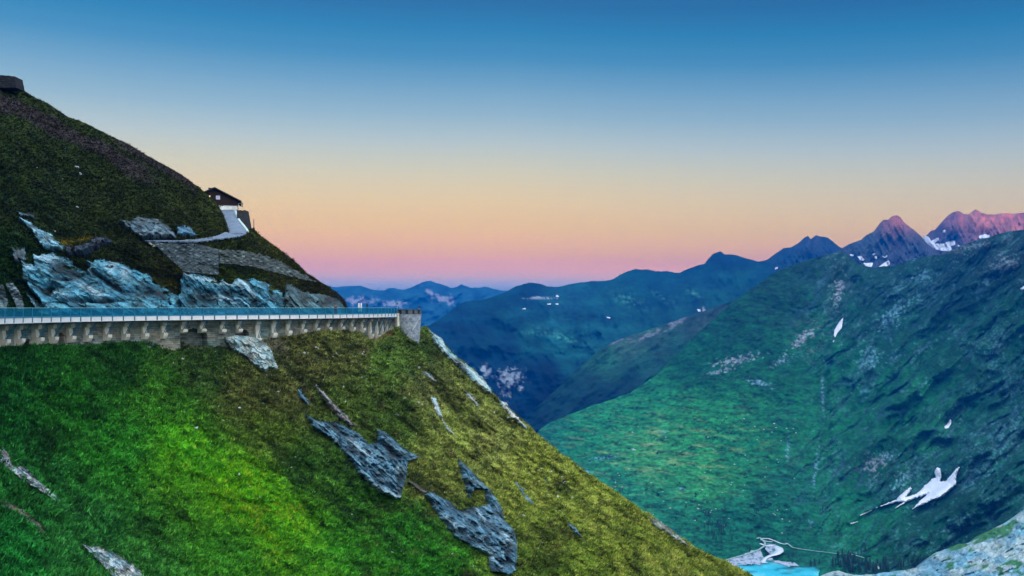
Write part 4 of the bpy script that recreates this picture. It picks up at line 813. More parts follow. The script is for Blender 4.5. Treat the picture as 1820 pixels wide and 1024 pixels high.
# masonry wall with arched niches
ARCH = [(344, 588, 19, 16), (165, 604, 0, 0), (71, 596, 10, 9), (66, 606, 12, 4)]
def px_on_wall(px):  # arc position whose wall-face point shows at px
    ss = np.linspace(0, STOT, 900); v = [at(q, WF, 0) for q in ss]
    return float(np.interp(px, [W0/2+F*a.x/a.y for a in v], ss))
arches = [(px_on_wall(344), 2.3, -4.6, 1.25), (px_on_wall(66), 1.0, -4.2, .8), (px_on_wall(50), 1.4, -4.75, .6), (px_on_wall(108), .5, -4.3, .9), (px_on_wall(430), 1.2, -4.2, .5)]
def wallmesh():
    ns = int(STOT/.16); nz = 44; ss = np.linspace(.6, STOT, ns); zs = np.linspace(BB-.2, -9.0, nz)
    SS, ZZ = np.meshgrid(ss, zs)
    off = np.full(SS.shape, WF)+(-2.0-ZZ)*.06     # slight batter
    off = off+.10*fbm(SS/1.2, ZZ/.5, 3, 501)
    rec = np.zeros(SS.shape)
    for (sc, r, zb, hgt) in arches:
        q = np.abs(SS-sc)/r; top = zb+hgt*np.sqrt(np.clip(1-q*q, 0, 1))
        ins = (q < 1) & (ZZ < top) ; rec = np.where(ins, 1.3, rec)
    off = off-rec
    px_, py_ = np.interp(SS, S_, XY[:, 0]), np.interp(SS, S_, XY[:, 1])
    tx = np.interp(np.minimum(SS+.3, STOT), S_, XY[:, 0])-np.interp(np.maximum(SS-.3, 0), S_, XY[:, 0]); ty = np.interp(np.minimum(SS+.3, STOT), S_, XY[:, 1])-np.interp(np.maximum(SS-.3, 0), S_, XY[:, 1])
    l = np.hypot(tx, ty); nx, ny_ = ty/l, -tx/l
    V = np.stack([px_+nx*off, py_+ny_*off, ZZ], -1)
    row = np.floor(ZZ/.32); cx = np.floor(SS/.75+.5*(row % 2)+.3*_h(row, row, 5)); r1 = _h(cx, row, 7); r2 = _h(cx, row, 9)
    c = np.array((.20, .24, .21))*(.45+1.0*r1)[..., None]
    teal = sst(-.1, .5, fbm(SS/5, ZZ/2, 3, 503))[..., None]
    c = c*(1-.6*teal)+.6*teal*np.array((.09, .20, .19))*(.5+r2)[..., None]
    tan = sst(0, .4, fbm(SS/7+9, ZZ/2.5, 3, 504)+.25*(SS > s_at(430)))[..., None]
    c = c*(1-.7*tan)+.7*tan*np.array((.36, .33, .24))*(.6+.6*r2)[..., None]
    mort = ((np.abs(ZZ/.32-np.round(ZZ/.32)) < .12)*.35)[..., None]; c = c*(1-mort)
    beam = sst(-2.75, -2.6, ZZ+.08*fbm(SS/2, ZZ*0, 2, 505))[..., None]; c = c*(1-beam)+beam*np.array((.42, .39, .30))*(1+.3*fbm(SS/.8, ZZ/.8, 2, 506))[..., None]
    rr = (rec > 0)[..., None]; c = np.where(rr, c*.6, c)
    return npmesh('retaining_wall', V.reshape(-1, 3), grid_faces(*SS.shape), M_wall, c.reshape(-1, 3), smooth=False, parent=G0)
wallmesh()
# piers (concrete rib with a toe) and steel struts
pier_px = [4, 31, 62, 92, 124, 154, 189, 222, 257, 291, 326, 360, 396, 425, 459, 487, 513, 539, 562, 583, 603, 622, 640, 655, 667, 676, 684, 691]
def gy(px): return float(np.interp(px, *np.array(LOW_TOP).T))
for i, px in enumerate(pier_px):
    s = px_on_wall(px-3) if px < 600 else px_on_wall(px)
    p, t, n = cur(s); dep = p.y
    zg = (547-gy(px))/F*dep                        # ground height at the wall foot
    zb = max(zg-.2, -4.75) if px < 380 else zg-.15
    if px in (326, 360): zb = -4.0
    if px in (396, 425): zb = -4.2
    w = .36 if px < 300 else .42
    o0 = WF-.25; big = 1.25 if px == 62 else 1.0
    hgt = -2.25-zb; tz = zb+min(.95, hgt*.35)
    prof = [(o0, -2.2), (WF+.85*big, -2.2), (WF+.80*big, -2.75), (WF+.42*big, -2.80), (WF+.62*big, tz), (WF+1.15*big, tz+.02), (WF+1.12*big, tz-.40), (WF+.80*big, zb), (o0, zb-.1)]
    bm = bmesh.new(); prism(bm, prof, -w, w, lambda u, q: at(s+u, q[0], q[1]))
    bmesh.ops.bevel(bm, geom=bm.edges[:], offset=.03, segments=1, affect='EDGES')
    obj('pier', bm, M_conc, G0)
    bm = bmesh.new()
    for du in (-.12, .12):
        a = at(s+du, WF+.72*big, tz); b = at(s+du, -.55, BB-.14); tube(bm, a, b, .055, 6)
    obj('strut', bm, M_steel, G0)
# road behind the railing
def road():
    ss = np.linspace(0, STOT, 200); prof = np.linspace(-.12, -11, 10)
    V = np.array([[list(at(q, o, -1.16-.0*abs(o))) for q in ss] for o in prof]).reshape(-1, 3)
    tagp(npmesh('road', V, grid_faces(len(prof), len(ss)), M_road, smooth=True), 'asphalt mountain road behind the glass railing', kind='structure')
road()
# ------------------------------------------------------------------ round stone bastion at the end
def bastion():
    c = Vector(((727-910)/F*189, 189, 0)); R = 2.65
    root = empty('stone_bastion', (c.x, c.y, -7.5)); tagp(root, 'round grey stone bastion at the far end of the walkway', 'bastion')
    n = 40; nz = 36; V = []; Cc = []
    th = np.linspace(0, 2*np.pi, n*3+1); zs = np.linspace(-1.35, -8.0, nz)
    T_, Z_ = np.meshgrid(th, zs)
    rr = R*(1-.035*(-1.35-Z_)*.8)+.05*fbm(T_*8, Z_*3, 3, 511)*np.sin(T_/2)
    ex = np.where(np.cos(T_) < 0, 1.0, 1.0)
    V = np.stack([rr*np.cos(T_)*ex, rr*np.sin(T_), Z_+7.5], -1)
    row = np.floor(Z_/.28+.5*fbm(T_*2, Z_, 2, 1)); cx = np.floor(T_*R/.6+.5*(row % 2)); r1 = _h(cx, row, 17)
    cc = np.array((.26, .30, .36))*(.55+.8*r1)[..., None]; w = sst(-.1, .5, fbm(T_*3, Z_/1.5, 3, 512))[..., None]
    cc = cc*(1-.5*w)+.5*w*np.array((.36, .42, .42))
    npmesh('wall', V.reshape(-1, 3), grid_faces(*T_.shape), M_wall, cc.reshape(-1, 3), smooth=False, parent=root)
    bm = bmesh.new()      # parapet ring with stone posts, dark gaps and coping
    def ring(bm, r0, r1, z0, z1, a0=0, a1=2*math.pi, k=36):
        pr = [(r0, z0), (r1, z0), (r1, z1), (r0, z1)]; R_ = []
        for i in range(k+1):
            a = a0+(a1-a0)*i/k; R_.append([bm.verts.new((r*math.cos(a), r*math.sin(a), z)) for r, z in pr])
        for A, B in zip(R_, R_[1:]):
            for j in range(4): bm.faces.new([A[j], A[(j+1) % 4], B[(j+1) % 4], B[j]])
    ring(bm, R-.45, R+.12, 7.5-.50, 7.5-.34); obj('coping', bm, mat('coping_stone', (.07, .08, .09), rough=.9), root)
    bm = bmesh.new(); ring(bm, R-.30, R-.12, 7.5-1.4, 7.5-.5); obj('inner_parapet', bm, mat('dark_parapet', (.02, .03, .03), rough=.9), root)
    for a in (-1.9, -1.35, -.85, -.3, -2.5, .4):
        bm = bmesh.new(); ring(bm, R-.35, R+.03, 7.5-1.4, 7.5-.5, a-.17, a+.17, 6); obj('parapet_post', bm, mat('post_stone', (.10, .12, .14), rough=.9, scale=4), root)
    bm = bmesh.new(); bmesh.ops.create_circle(bm, cap_ends=True, radius=R-.2, segments=36, matrix=Matrix.Translation((0, 0, 7.5-1.3))); obj('floor', bm, M_road, root)
    bm = bmesh.new()
    a = Vector((R*.93, -R*.55, 7.5-2.0)); b = Vector((R*.42, -R*1.02, 7.5-4.6)); tube(bm, a, b, .06, 6)
    for q in (0, .33, .66, 1): c_ = a.lerp(b, q); tube(bm, c_, c_+Vector((-.25, .35, -.8)), .035, 5)
    obj('stair_rail', bm, mat('rail_pale', (.5, .6, .65), rough=.4), root)
    # link wall between walkway and bastion
    bm = bmesh.new(); e = cur(S1)[0]
    A = Vector((e.x-.2-c.x, e.y-c.y, 0)); B = Vector((-R*.75, -R*.55, 0)); d = (B-A); nn = Vector((d.y, -d.x, 0)).normalized()*.35
    vs = [bm.verts.new(q) for z in (7.5-7, 7.5-1.2) for q in (A+nn+Vector((0, 0, z)), B+nn+Vector((0, 0, z)), B-nn+Vector((0, 0, z)), A-nn+Vector((0, 0, z)))]
    for f in ((0, 1, 2, 3), (7, 6, 5, 4), (0, 4, 5, 1), (1, 5, 6, 2), (2, 6, 7, 3), (3, 7, 4, 0)): bm.faces.new([vs[i] for i in f])
    obj('link_wall', bm, M_conc, root)
bastion()
# ------------------------------------------------------------------ chalet
def chalet():
    d = 190.; k = d/F; c = Pv(381, 373, d)
    root = empty('mountain_chalet', c, math.radians(17)); tagp(root, 'dark timber chalet with white ground floor on the crest of the hill', 'house')
    hw = 4.8; ln = 8.5; zb = 1.05; ze = 2.15+.0; zr = 4.55
    bm = bmesh.new(); box(bm, -hw+.1, hw-.05, .1, ln, -1.5, zb); obj('ground_floor', bm, M_plaster, root)
    bm = bmesh.new(); n = 8
    prof = [(-hw, zb), (hw, zb), (hw, ze), (0, zr-.15), (-hw, ze)]
    prism(bm, prof, 0, ln, lambda u, q: Vector((q[0], u, q[1])))
    for z in np.arange(zb+.18, zr-.4, .22):      # log courses
        w = hw if z < ze else hw*(1-(z-ze)/(zr-ze))
        box(bm, -w, w, -.035, .0, z-.08, z+.08)
    obj('timber_wall', bm, M_wood, root)
    rf = None
    for sgn in (-1, 1):
        bm = bmesh.new(); e = Vector((sgn*5.6, 0, ze-.35)); r = Vector((0, 0, zr+.05)); th = Vector((0, 0, .22))
        vs = [bm.verts.new(Vector((q.x, y, q.z))+t_) for y in (-.9, ln+.6) for t_ in (Vector(), th) for q in (r, e)]
        for f in ((0, 1, 3, 2), (4, 6, 7, 5), (0, 4, 5, 1), (2, 3, 7, 6), (1, 5, 7, 3), (0, 2, 6, 4)): bm.faces.new([vs[i] for i in f])
        rf = obj('roof', bm, M_roof, root)
    bm = bmesh.new(); box(bm, -1.3, -.4, 2.5, 3.3, zr-.6, zr+.38); box(bm, -1.4, -.3, 2.4, 3.4, zr+.38, zr+.46); obj('chimney', bm, M_dstone, rf)
    bm = bmesh.new(); tube(bm, (5.8, -.8, ze-.42), (5.8, ln, ze-.42), .09, 6); tube(bm, (5.7, -.3, ze-.45), (4.9, -.12, ze-.75), .05, 5); tube(bm, (4.9, -.12, ze-.75), (4.9, -.12, -.6), .05, 5); obj('gutter', bm, M_kerb, root)
    for x, lit in ((.72, False), (-1.25, True)):
        bm = bmesh.new(); z0 = 2.25; z1 = 3.05
        for a in ((x-.42, x-.34, z0, z1), (x+.34, x+.42, z0, z1), (x-.34, x+.34, z0, z0+.08), (x-.34, x+.34, z1-.08, z1), (x-.03, x+.03, z0+.08, z1-.08)): box(bm, a[0], a[1], -.12, -.04, a[2], a[3])
        w = obj('window', bm, M_frame, root)
        bm = bmesh.new(); box(bm, x-.34, x+.34, -.08, -.05, z0+.08, z1-.08); p = obj('pane', bm, M_lit if lit else M_pane, w)
        if lit: p['label'] = 'pane glowing yellow'
chalet()
# path up to the chalet
def loft(name, rows, mat_, label, thick=.6, kind='structure', cat=None, res=8):
    R_ = np.array([[P(*q) for q in r] for r in rows]); nr, nc = R_.shape[:2]
    u = np.linspace(0, nr-1, (nr-1)*res+1); v = np.linspace(0, nc-1, (nc-1)*4+1)
    tmp = np.stack([[np.interp(u, np.arange(nr), R_[:, j, k]) for k in range(3)] for j in range(nc)])   # nc,3,U
    full = np.stack([[np.interp(v, np.arange(nc), tmp[:, k, i]) for k in range(3)] for i in range(len(u))])  # U,3,V
    full = full.transpose(0, 2, 1)
    for _ in range(6): full[1:-1] = .25*full[:-2]+.5*full[1:-1]+.25*full[2:]
    full[..., 2] += .03*fbm(full[..., 0]*1.5, full[..., 1]*1.5, 3, 77)
    o = npmesh(name, full.reshape(-1, 3), grid_faces(*full.shape[:2]), mat_, smooth=True)
    sm = o.modifiers.new('thickness', 'SOLIDIFY'); sm.thickness = thick; sm.offset = -1
    tagp(o, label, cat, kind=kind); return o
loft('path', [[(389, 371.5, 191), (421, 373.5, 191)], [(392, 381, 187), (423, 384, 187)], [(397, 393, 183), (431, 398, 182.5)], [(401, 404, 179), (437, 408, 178)], [(403, 413, 175.5), (438, 417.5, 174)], [(398, 419, 172.5), (415, 424.5, 171)]], M_path, 'pale path climbing to the chalet door', thick=3)
D1, _ = hits('up', [375, 375], [424, 430]); 
patch('path', [(255, 429), (290, 429.5), (330, 428.5), (360, 426), (385, 421), (400, 414.5), (412, 416), (437, 416.5), (430, 421), (415, 424.5), (385, 428), (350, 433), (300, 432.5), (262, 431.5)], 'up', 1.2, M_path, lambda X, Y, sd, D: .95+0*D, wob=.5, sink=-.4, smooth=True, label='pale lower bend of the path crossing the hillside', kind='structure', nograss=True)
# curved kerb wall beside the path
def kerbwall():
    bm = bmesh.new(); q = [(418.5, 374, 190), (421, 383, 187), (426, 392, 184), (433, 400, 181), (439, 408, 178), (441.5, 414, 176), (438, 417, 175)]
    pr = []
    for (x, y, d) in q:
        p = Pv(x, y, d); pr.append([p+Vector((-.22, 0, .0)), p+Vector((.22, 0, .0)), p+Vector((.30, 0, -.9)), p+Vector((-.30, 0, -.9))])
    R_ = [[bm.verts.new(v) for v in r] for r in pr]
    for a, b in zip(R_, R_[1:]):
        for i in range(4): bm.faces.new([a[i], a[(i+1) % 4], b[(i+1) % 4], b[i]])
    bm.faces.new(R_[0]); bm.faces.new(R_[-1][::-1])
    o = obj('kerb_wall', bm, M_kerb); tagp(o, 'low pale curved kerb wall along the right side of the chalet path', 'wall')
kerbwall()
def rough_block(name, pts, depth, mat_, label, cat, seed=3, n=10):
    """a masonry block: front face given by four sight points with depth, extruded away"""
    A = P(*pts[0]); B = P(*pts[1]); Cc = P(*pts[2]); Dd = P(*pts[3])
    u = np.linspace(0, 1, n*2)[None, :, None]; v = np.linspace(0, 1, n*2)[:, None, None]
    Fr = (A*(1-u)+B*u)*(1-v)+(Dd*(1-u)+Cc*u)*v
    Fr[..., 1] += .18*fbm(Fr[..., 0]*1.2, Fr[..., 2]*2.5, 3, seed); Fr[0, :, 2] += .15*fbm(Fr[0, :, 0]*1.5, Fr[0, :, 0]*0, 3, seed+1)
    Bk = Fr.copy(); Bk[..., 1] += depth
    V = np.concatenate([Fr.reshape(-1, 3), Bk.reshape(-1, 3)]); m = n*2; g = grid_faces(m, m); N_ = m*m
    fs = [g, g[:, ::-1]+N_]; i = np.arange(m-1)
    for a, b in ((i, i+1), (i*m+m-1, (i+1)*m+m-1), (N_-1-i, N_-2-i), ((i+1)*m, i*m)): fs.append(np.stack([a, b, b+N_, a+N_], 1))
    return tagp(npmesh(name, V, np.concatenate(fs), mat_, smooth=False, center=True), label, cat)
rough_block('stone_retaining_wall', [(421, 373.5, 187), (434.5, 373.5, 187), (440, 406, 183), (421, 408, 183)], 3, mat('wall_dark', (.012, .014, .015), rough=.9, scale=1.8, bump=.1, amount=.5), 'dark stone retaining wall block below the right corner of the chalet', 'wall', 5)
rough_block('ruined_wall', [(-30, 131, 170), (25, 135.5, 170), (29, 156, 170), (-30, 156, 170)], 3, mat('ruin_stone', (.012, .014, .018), rough=.9, scale=1.5, bump=.1, amount=.6), 'dark ruined stone wall on the top of the hill at the left frame edge', 'wall', 6)
# masonry slope wall and dry stone ramp
def masonry_col(bw, bh, tone, seed, joint=.35):
    def f(X, Y, sd):
        u, v = rot(X, Y, 6); row = np.floor(v/bh); cx = np.floor(u/bw+.5*(row % 2)+.6*_h(row, row, seed)); r = _h(cx, row, seed+1); r2 = _h(cx, row, seed+2)
        c = np.array(tone)*(.45+1.1*r)[..., None]*(1+.5*fbm(X/20, Y/12, 3, seed+3))[..., None]
        lt = (r2 > .93)[..., None]; c = np.where(lt, c*2.4, c)
        j = (np.abs(v/bh-row-.5) > .40)[..., None]; return np.where(j, c*joint, c)
    return f
patch('masonry_slope_wall', [(268, 431), (300, 433.5), (350, 435), (389, 444.5), (389, 491), (372, 489), (345, 487), (325, 484), (310, 470), (295, 455), (278, 441)], 'up', 1.0, M_wall, lambda X, Y, sd, D: .5+.18*_h(np.floor(X/4), np.floor(Y/3), 5), masonry_col(4, 2.4, (.034, .052, .058), 601), wob=1.5, label='grey dry stone retaining wall on the hillside under the path', cat='wall', nograss=True)
patch('masonry_slope_wall', [(389, 444), (431, 446), (470, 454), (500, 466), (515, 476), (545, 491), (566, 503), (545, 500), (520, 494), (480, 484), (450, 476), (420, 472), (389, 470)], 'up', 1.0, M_wall, lambda X, Y, sd, D: .4+.3*_h(np.floor(X/4), np.floor(Y/3), 6), masonry_col(5, 2.6, (.040, .055, .052), 611), wob=2.5, label='rough stone band slanting down to the right from the dry stone wall', cat='wall', nograss=True)
patch('dry_stone_ramp', [(10, 505), (25, 505), (36, 520), (42, 535), (45, 556), (33, 556), (26, 535), (17, 518)], 'up', .9, M_wall, lambda X, Y, sd, D: .7+.15*_h(np.floor(X/4), np.floor(Y/2.2), 7), masonry_col(5, 2.0, (.08, .12, .14), 621), wob=.8, label='narrow sloping dry stone wall rising from the road at the left', cat='wall', nograss=True)
patch('rubble_scar', [(262, 432), (284, 434), (282, 440), (272, 440)], 'up', 1.0, M_rock, lambda X, Y, sd, D: .35+.2*_h(np.floor(X/2), np.floor(Y/2), 8), lambda X, Y, sd: np.array((.36, .38, .30))*(1+.8*fbm(X/2, Y/2, 3, 9))[..., None], wob=1.5, label='small pale patch of rubble at the left end of the path', cat='rubble', nograss=True)
# ------------------------------------------------------------------ poles, notice board, lamps, person
def pole(px, y0, y1, d, label, cat='pole', r=.06):
    b = Pv(px, y1, d); h = (y1-y0)*d/F; bm = bmesh.new(); tube(bm, (0, 0, -.5), (0, 0, h), r, 8, r*.6); bmesh.ops.create_uvsphere(bm, u_segments=8, v_segments=5, radius=r*.8, matrix=Matrix.Translation((0, 0, h)))
    box(bm, -r*2.2, r*2.2, -r*2, r*2, -.2, .35)
    o = obj('marker_pole', bm, M_dstone); o.location = b; tagp(o, label, cat)
pole(451, 390, 408, 182, 'dark thin pole standing on the skyline right of the chalet', r=.09)
pole(512, 450, 457, 179.5, 'short thin pole on the skyline further down the ridge', r=.05)
def board():
    d = 176.; b = Pv(640, 547, d); b.z = -1.16; root = empty('notice_board', b); tagp(root, 'tall white twin notice board with dark centre post behind the railing', 'sign')
    bm = bmesh.new(); box(bm, -.06, .06, -.08, .08, 0, 2.15); obj('post', bm, M_wood, root)
    for s_ in (-1, 1):
        bm = bmesh.new(); x0, x1 = sorted((s_*.07, s_*.36)); box(bm, x0, x1, -.05, .03, .35, 2.08); bmesh.ops.bevel(bm, geom=bm.edges[:], offset=.015, segments=1, affect='EDGES'); obj('panel', bm, mat('board_white', (.85, .85, .85), rough=.5), root)
    bm = bmesh.new(); box(bm, -.42, .42, -.1, .1, -.02, .05); obj('foot', bm, M_dstone, root)
board()
def lamp(px, py, d, label):
    b = Pv(px, 547, d); b.z = -1.2; top = (547-py)*d/F+1.2; root = empty('lamp_post', b); tagp(root, label, 'lamp', 'thin lamp posts near the bastion')
    bm = bmesh.new(); tube(bm, (0, 0, 0), (0, 0, top-.12), .025, 6); obj('pole', bm, M_stone, root)
    bm = bmesh.new(); bmesh.ops.create_uvsphere(bm, u_segments=12, v_segments=8, radius=.19, matrix=Matrix.Translation((0, 0, top))); tube(bm, (0, 0, top-.3), (0, 0, top-.12), .06, 8, .10); obj('head', bm, M_green, root, True)
lamp(706, 539.6, 187, 'small round dark green lamp head over the end of the railing')
lamp(745, 544.6, 190, 'small round dark green lamp head over the right side of the bastion')
def person():
    d = 157.; b = Pv(596.5, 547, d); b.z = -1.16
    root = empty('person', b, math.radians(200)); tagp(root, 'person in a dark jacket standing behind the glass railing near its right end', 'person')
    J = {'pelvis': (0, 0, .95, .15, .12), 'waist': (0, 0, 1.10, .14, .11), 'chest': (0, .02, 1.32, .18, .13), 'neck': (0, .02, 1.48, .06, .06), 'chin': (0, .04, 1.56, .07, .08), 'head': (0, .03, 1.66, .085, .10), 'crown': (0, .02, 1.73, .06, .07),
         'shl': (.19, .01, 1.42, .06, .06), 'ell': (.25, .04, 1.14, .045, .045), 'wrl': (.23, .22, 1.02, .035, .035), 'hal': (.21, .30, 1.03, .035, .025),
         'shr': (-.19, .01, 1.42, .06, .06), 'elr': (-.26, .0, 1.13, .045, .045), 'wrr': (-.25, .10, .90, .035, .035), 'har': (-.24, .14, .83, .035, .025),
         'hpl': (.10, 0, .90, .09, .09), 'knl': (.11, .03, .50, .06, .06), 'anl': (.11, 0, .09, .045, .045), 'tol': (.12, .16, .04, .04, .03),
         'hpr': (-.10, 0, .90, .09, .09), 'knr': (-.11, .02, .50, .06, .06), 'anr': (-.12, -.03, .09, .045, .045), 'tor': (-.13, .13, .04, .04, .03)}
    E = [('pelvis', 'waist'), ('waist', 'chest'), ('chest', 'neck'), ('neck', 'chin'), ('chin', 'head'), ('head', 'crown'), ('chest', 'shl'), ('shl', 'ell'), ('ell', 'wrl'), ('wrl', 'hal'), ('chest', 'shr'), ('shr', 'elr'), ('elr', 'wrr'), ('wrr', 'har'),
         ('pelvis', 'hpl'), ('hpl', 'knl'), ('knl', 'anl'), ('anl', 'tol'), ('pelvis', 'hpr'), ('hpr', 'knr'), ('knr', 'anr'), ('anr', 'tor')]
    def sk(name, J, E, mat_, grow=0):
        ks = list(J); me = bpy.data.meshes.new(name); me.from_pydata([J[k][:3] for k in ks], [(ks.index(a), ks.index(b_)) for a, b_ in E], []); me.materials.append(mat_)
        o = bpy.data.objects.new(name, me); col.objects.link(o); o.parent = root
        m = o.modifiers.new('skin', 'SKIN'); 
        for i, k in enumerate(ks): sv = me.skin_vertices[0].data[i]; sv.radius = (J[k][3]+grow, J[k][4]+grow); sv.use_root = (i == 0)
        o.modifiers.new('sub', 'SUBSURF').levels = 1; o.modifiers['sub'].render_levels = 2; m.use_smooth_shade = True
        return o
    sk('body', J, E, M_skin)
    up = ['pelvis', 'waist', 'chest', 'shl', 'ell', 'wrl', 'shr', 'elr', 'wrr']; sk('jacket', {k: J[k] for k in up}, [e for e in E if e[0] in up and e[1] in up], M_cloth, .02)
    lo_ = ['pelvis', 'hpl', 'knl', 'anl', 'hpr', 'knr', 'anr']; sk('trousers', {k: J[k] for k in lo_}, [e for e in E if e[0] in lo_ and e[1] in lo_], M_trous, .015)
    bm = bmesh.new(); bmesh.ops.create_icosphere(bm, subdivisions=2, radius=.115, matrix=Matrix.Translation((0, .0, 1.70)) @ Matrix.Diagonal((.92, 1.05, .95, 1)))
    bmesh.ops.delete(bm, geom=[v for v in bm.verts if v.co.y > .05 and v.co.z < 1.72], context='VERTS'); obj('hair', bm, M_hair, root, True)
person()
# ------------------------------------------------------------------ conifers
def conifer_mesh(seed, h=10.0, w=2.2):
    r = random.Random(seed); V = []; Fs = []
    def tri(a, b, c): n = len(V); V.extend([a, b, c]); Fs.append((n, n+1, n+2))
    for i in range(900):
        z = h*(.08+.92*r.random()**.85); R_ = w*(1-z/h)**.85*(.75+.35*math.sin(z*4+seed)); a = r.random()*6.283; rr = R_*(.25+.75*math.sqrt(r.random()))
        x, y = rr*math.cos(a), rr*math.sin(a); s_ = .35+.35*r.random()
        tri((x, y, z), (x+s_*math.cos(a+.5), y+s_*math.sin(a+.5), z-.35*s_), (x+s_*math.cos(a-.5), y+s_*math.sin(a-.5), z-.55*s_))
    return np.array(V), np.array(Fs)
protos = []
def conifer(x, y, d=None, key='A', sc=1.0, seed=0, label='', group=None, col_=None):
    if d is None: d = float(hits(key, [x], [y])[0][0])
    p = Pv(x, y, d)
    if len(protos) < 3:
        root = empty('conifer_tree', p); Vv, Ff = conifer_mesh(len(protos)+5, w=2.0+.4*len(protos)); cr_ = npmesh('crown', Vv, Ff, M_tree, smooth=False, parent=root)
        bm = bmesh.new(); tube(bm, (0, 0, -1), (0, 0, 9), .22, 7, .04); tr = obj('trunk', bm, M_bark, root); protos.append((root, cr_, tr)); ch = None
    else:
        pr = protos[seed % 3]; root = pr[0].copy(); col.objects.link(root)
        for c_ in pr[1:]: q = c_.copy(); col.objects.link(q); q.parent = root
    root.location = p; root.scale = (sc, sc, sc); root.rotation_euler = (0, 0, seed*1.7); tagp(root, label, 'tree', group); return root
r = random.Random(4); nC = 0
lab = 'small dark conifer in the wood beside the lake'
for (x0, x1, y0, y1, n) in ((1484, 1512, 990, 1012, 22), (1500, 1540, 996, 1018, 26), (1538, 1580, 1002, 1020, 30), (1580, 1650, 998, 1014, 16), (1440, 1490, 1000, 1010, 4)):
    for i in range(n):
        conifer(r.uniform(x0, x1), r.uniform(y0, y1), sc=r.uniform(.9, 1.6), seed=nC, label=lab, group='conifers in the wood beside the lake'); nC += 1
for i in range(44):
    a, b = r.gauss(0, 1), r.gauss(0, 1); conifer(1272+a*22+b*6, 938+b*14+a*10, sc=r.uniform(.6, 1.1), seed=nC, label='small dark conifer on the slope above the gravel track', group='conifers on the slope above the gravel track'); nC += 1
for (x, y, lb) in ((1531, 987, 'tall lone conifer in the meadow above the wood'), (1538, 977, 'small lone conifer highest in the meadow'), (1599, 1001, 'lone conifer right of the wood'), (1402, 992, 'pair conifer by the gravel bar, left'), (1410, 990, 'conifer by the gravel bar, right of another')):
    conifer(x, y, sc=1.0, seed=nC, label=lb); nC += 1
c0 = conifer(652.5, 556, d=178, sc=.19, seed=nC, label='tiny dark green fir behind the railing beside the notice board')
# dwarf shrubs scattered over the far meadow: nobody could count them
def shrubs():
    n = 1500; x = rng.uniform(960, 1500, n); y = rng.uniform(700, 985, n); dn = fbm(x/60, y/30, 3, 701)
    ok = (dn > .05) & (y > np.interp(x, *np.array(A_TOP).T)+8) & ~((x > 1290) & (x < 1460) & (y > 950)); x, y = x[ok], y[ok]; D, _ = hits('A', x, y); p = P(x, y, D)
    V = []; Fs = []
    for q in p:
        s_ = rng.uniform(1.2, 3.6)
        for _ in range(7):
            o = rng.normal(0, .5, 3)*s_*np.array((1.4, 1, .35))+q+np.array((0, 0, .3*s_)); k = len(V); t = rng.normal(0, .55, (3, 3))*s_
            V.extend((o+t).tolist()); Fs.append((k, k+1, k+2))
    tagp(npmesh('shrubs', V, Fs, M_tree, smooth=False), 'dark dwarf shrubs scattered over the far meadow', kind='stuff')
shrubs()
# ------------------------------------------------------------------ stones
smesh = []
for i in range(6):
    bm = bmesh.new(); bmesh.ops.create_icosphere(bm, subdivisions=2, radius=1.0); rr = random.Random(i+50)
    for _ in range(7):     # chop flat faces
        nrm = Vector((rr.gauss(0, 1), rr.gauss(0, 1), rr.gauss(0, 1))).normalized(); dd = rr.uniform(.45, .8)
        for v in bm.verts:
            e = v.co.dot(nrm)
            if e > dd: v.co -= nrm*(e-dd)
    sx, sy, sz = rr.uniform(.9, 1.5), rr.uniform(.7, 1.0), rr.uniform(.35, .7)
    for v in bm.verts: v.co = Vector((v.co.x*sx, v.co.y*sy, v.co.z*sz))
    me = bpy.data.meshes.new('stone'); bm.to_mesh(me); bm.free(); me.materials.append(M_stone); smesh.append(me)
sn = 0
def stone(x, y, rpx, label, group=None, key='low', name='stone', aspect=1.0):
    global sn
    d = float(hits(key, [x], [y])[0][0]); o = bpy.data.objects.new(name, smesh[sn % 6]); col.objects.link(o); sn += 1
    s_ = rpx*d/F*.85; o.location = Pv(x, y, d); o.scale = (s_*aspect, s_, s_); o.rotation_euler = (random.uniform(-.3, .3), .55+random.uniform(-.3, .3), random.uniform(0, 6.28) if aspect == 1 else .3)
    tagp(o, label, 'stone', group); return o
for (x, y, q, lb) in ((348, 761, 7, 'white oblong boulder alone in the dark turf left of the middle'), (466, 655, 9, 'bright wedge shaped boulder at the foot of the pale rock rib'), (463, 885, 5, 'white stone right of the bright lime grass'), (445, 865, 4.5, 'small white stone above another, right of the lime grass'),
                      (83, 871, 5.5, 'white stone on the broken rock band at the left'), (8, 859, 5, 'white upright stone at the left frame edge'), (564, 619, 5, 'pale blue stone in the brown turf under the piers'), (540, 629, 5, 'flat pale stone left of the pale blue one under the piers'),
                      (323, 981, 5, 'pinkish flat stone near the bottom edge'), (428, 828, 4, 'pointed pale stone in the turf at mid slope'), (745, 653, 4.5, 'pale stone above the flat grey slab'), (494, 697, 4.5, 'pale stone below the pale rock rib'), (327, 733, 3, 'small stone up left of the white boulder')):
    stone(x, y, q, lb)
r = random.Random(12)
areas = [(380, 620, 620, 760, 34), (560, 760, 600, 720, 34), (380, 560, 760, 940, 26), (700, 900, 700, 860, 26), (900, 1150, 820, 1000, 34), (930, 1010, 830, 880, 14), (180, 420, 620, 760, 12), (600, 720, 900, 1020, 10), (40, 330, 780, 1010, 14), (1150, 1320, 930, 1020, 14)]
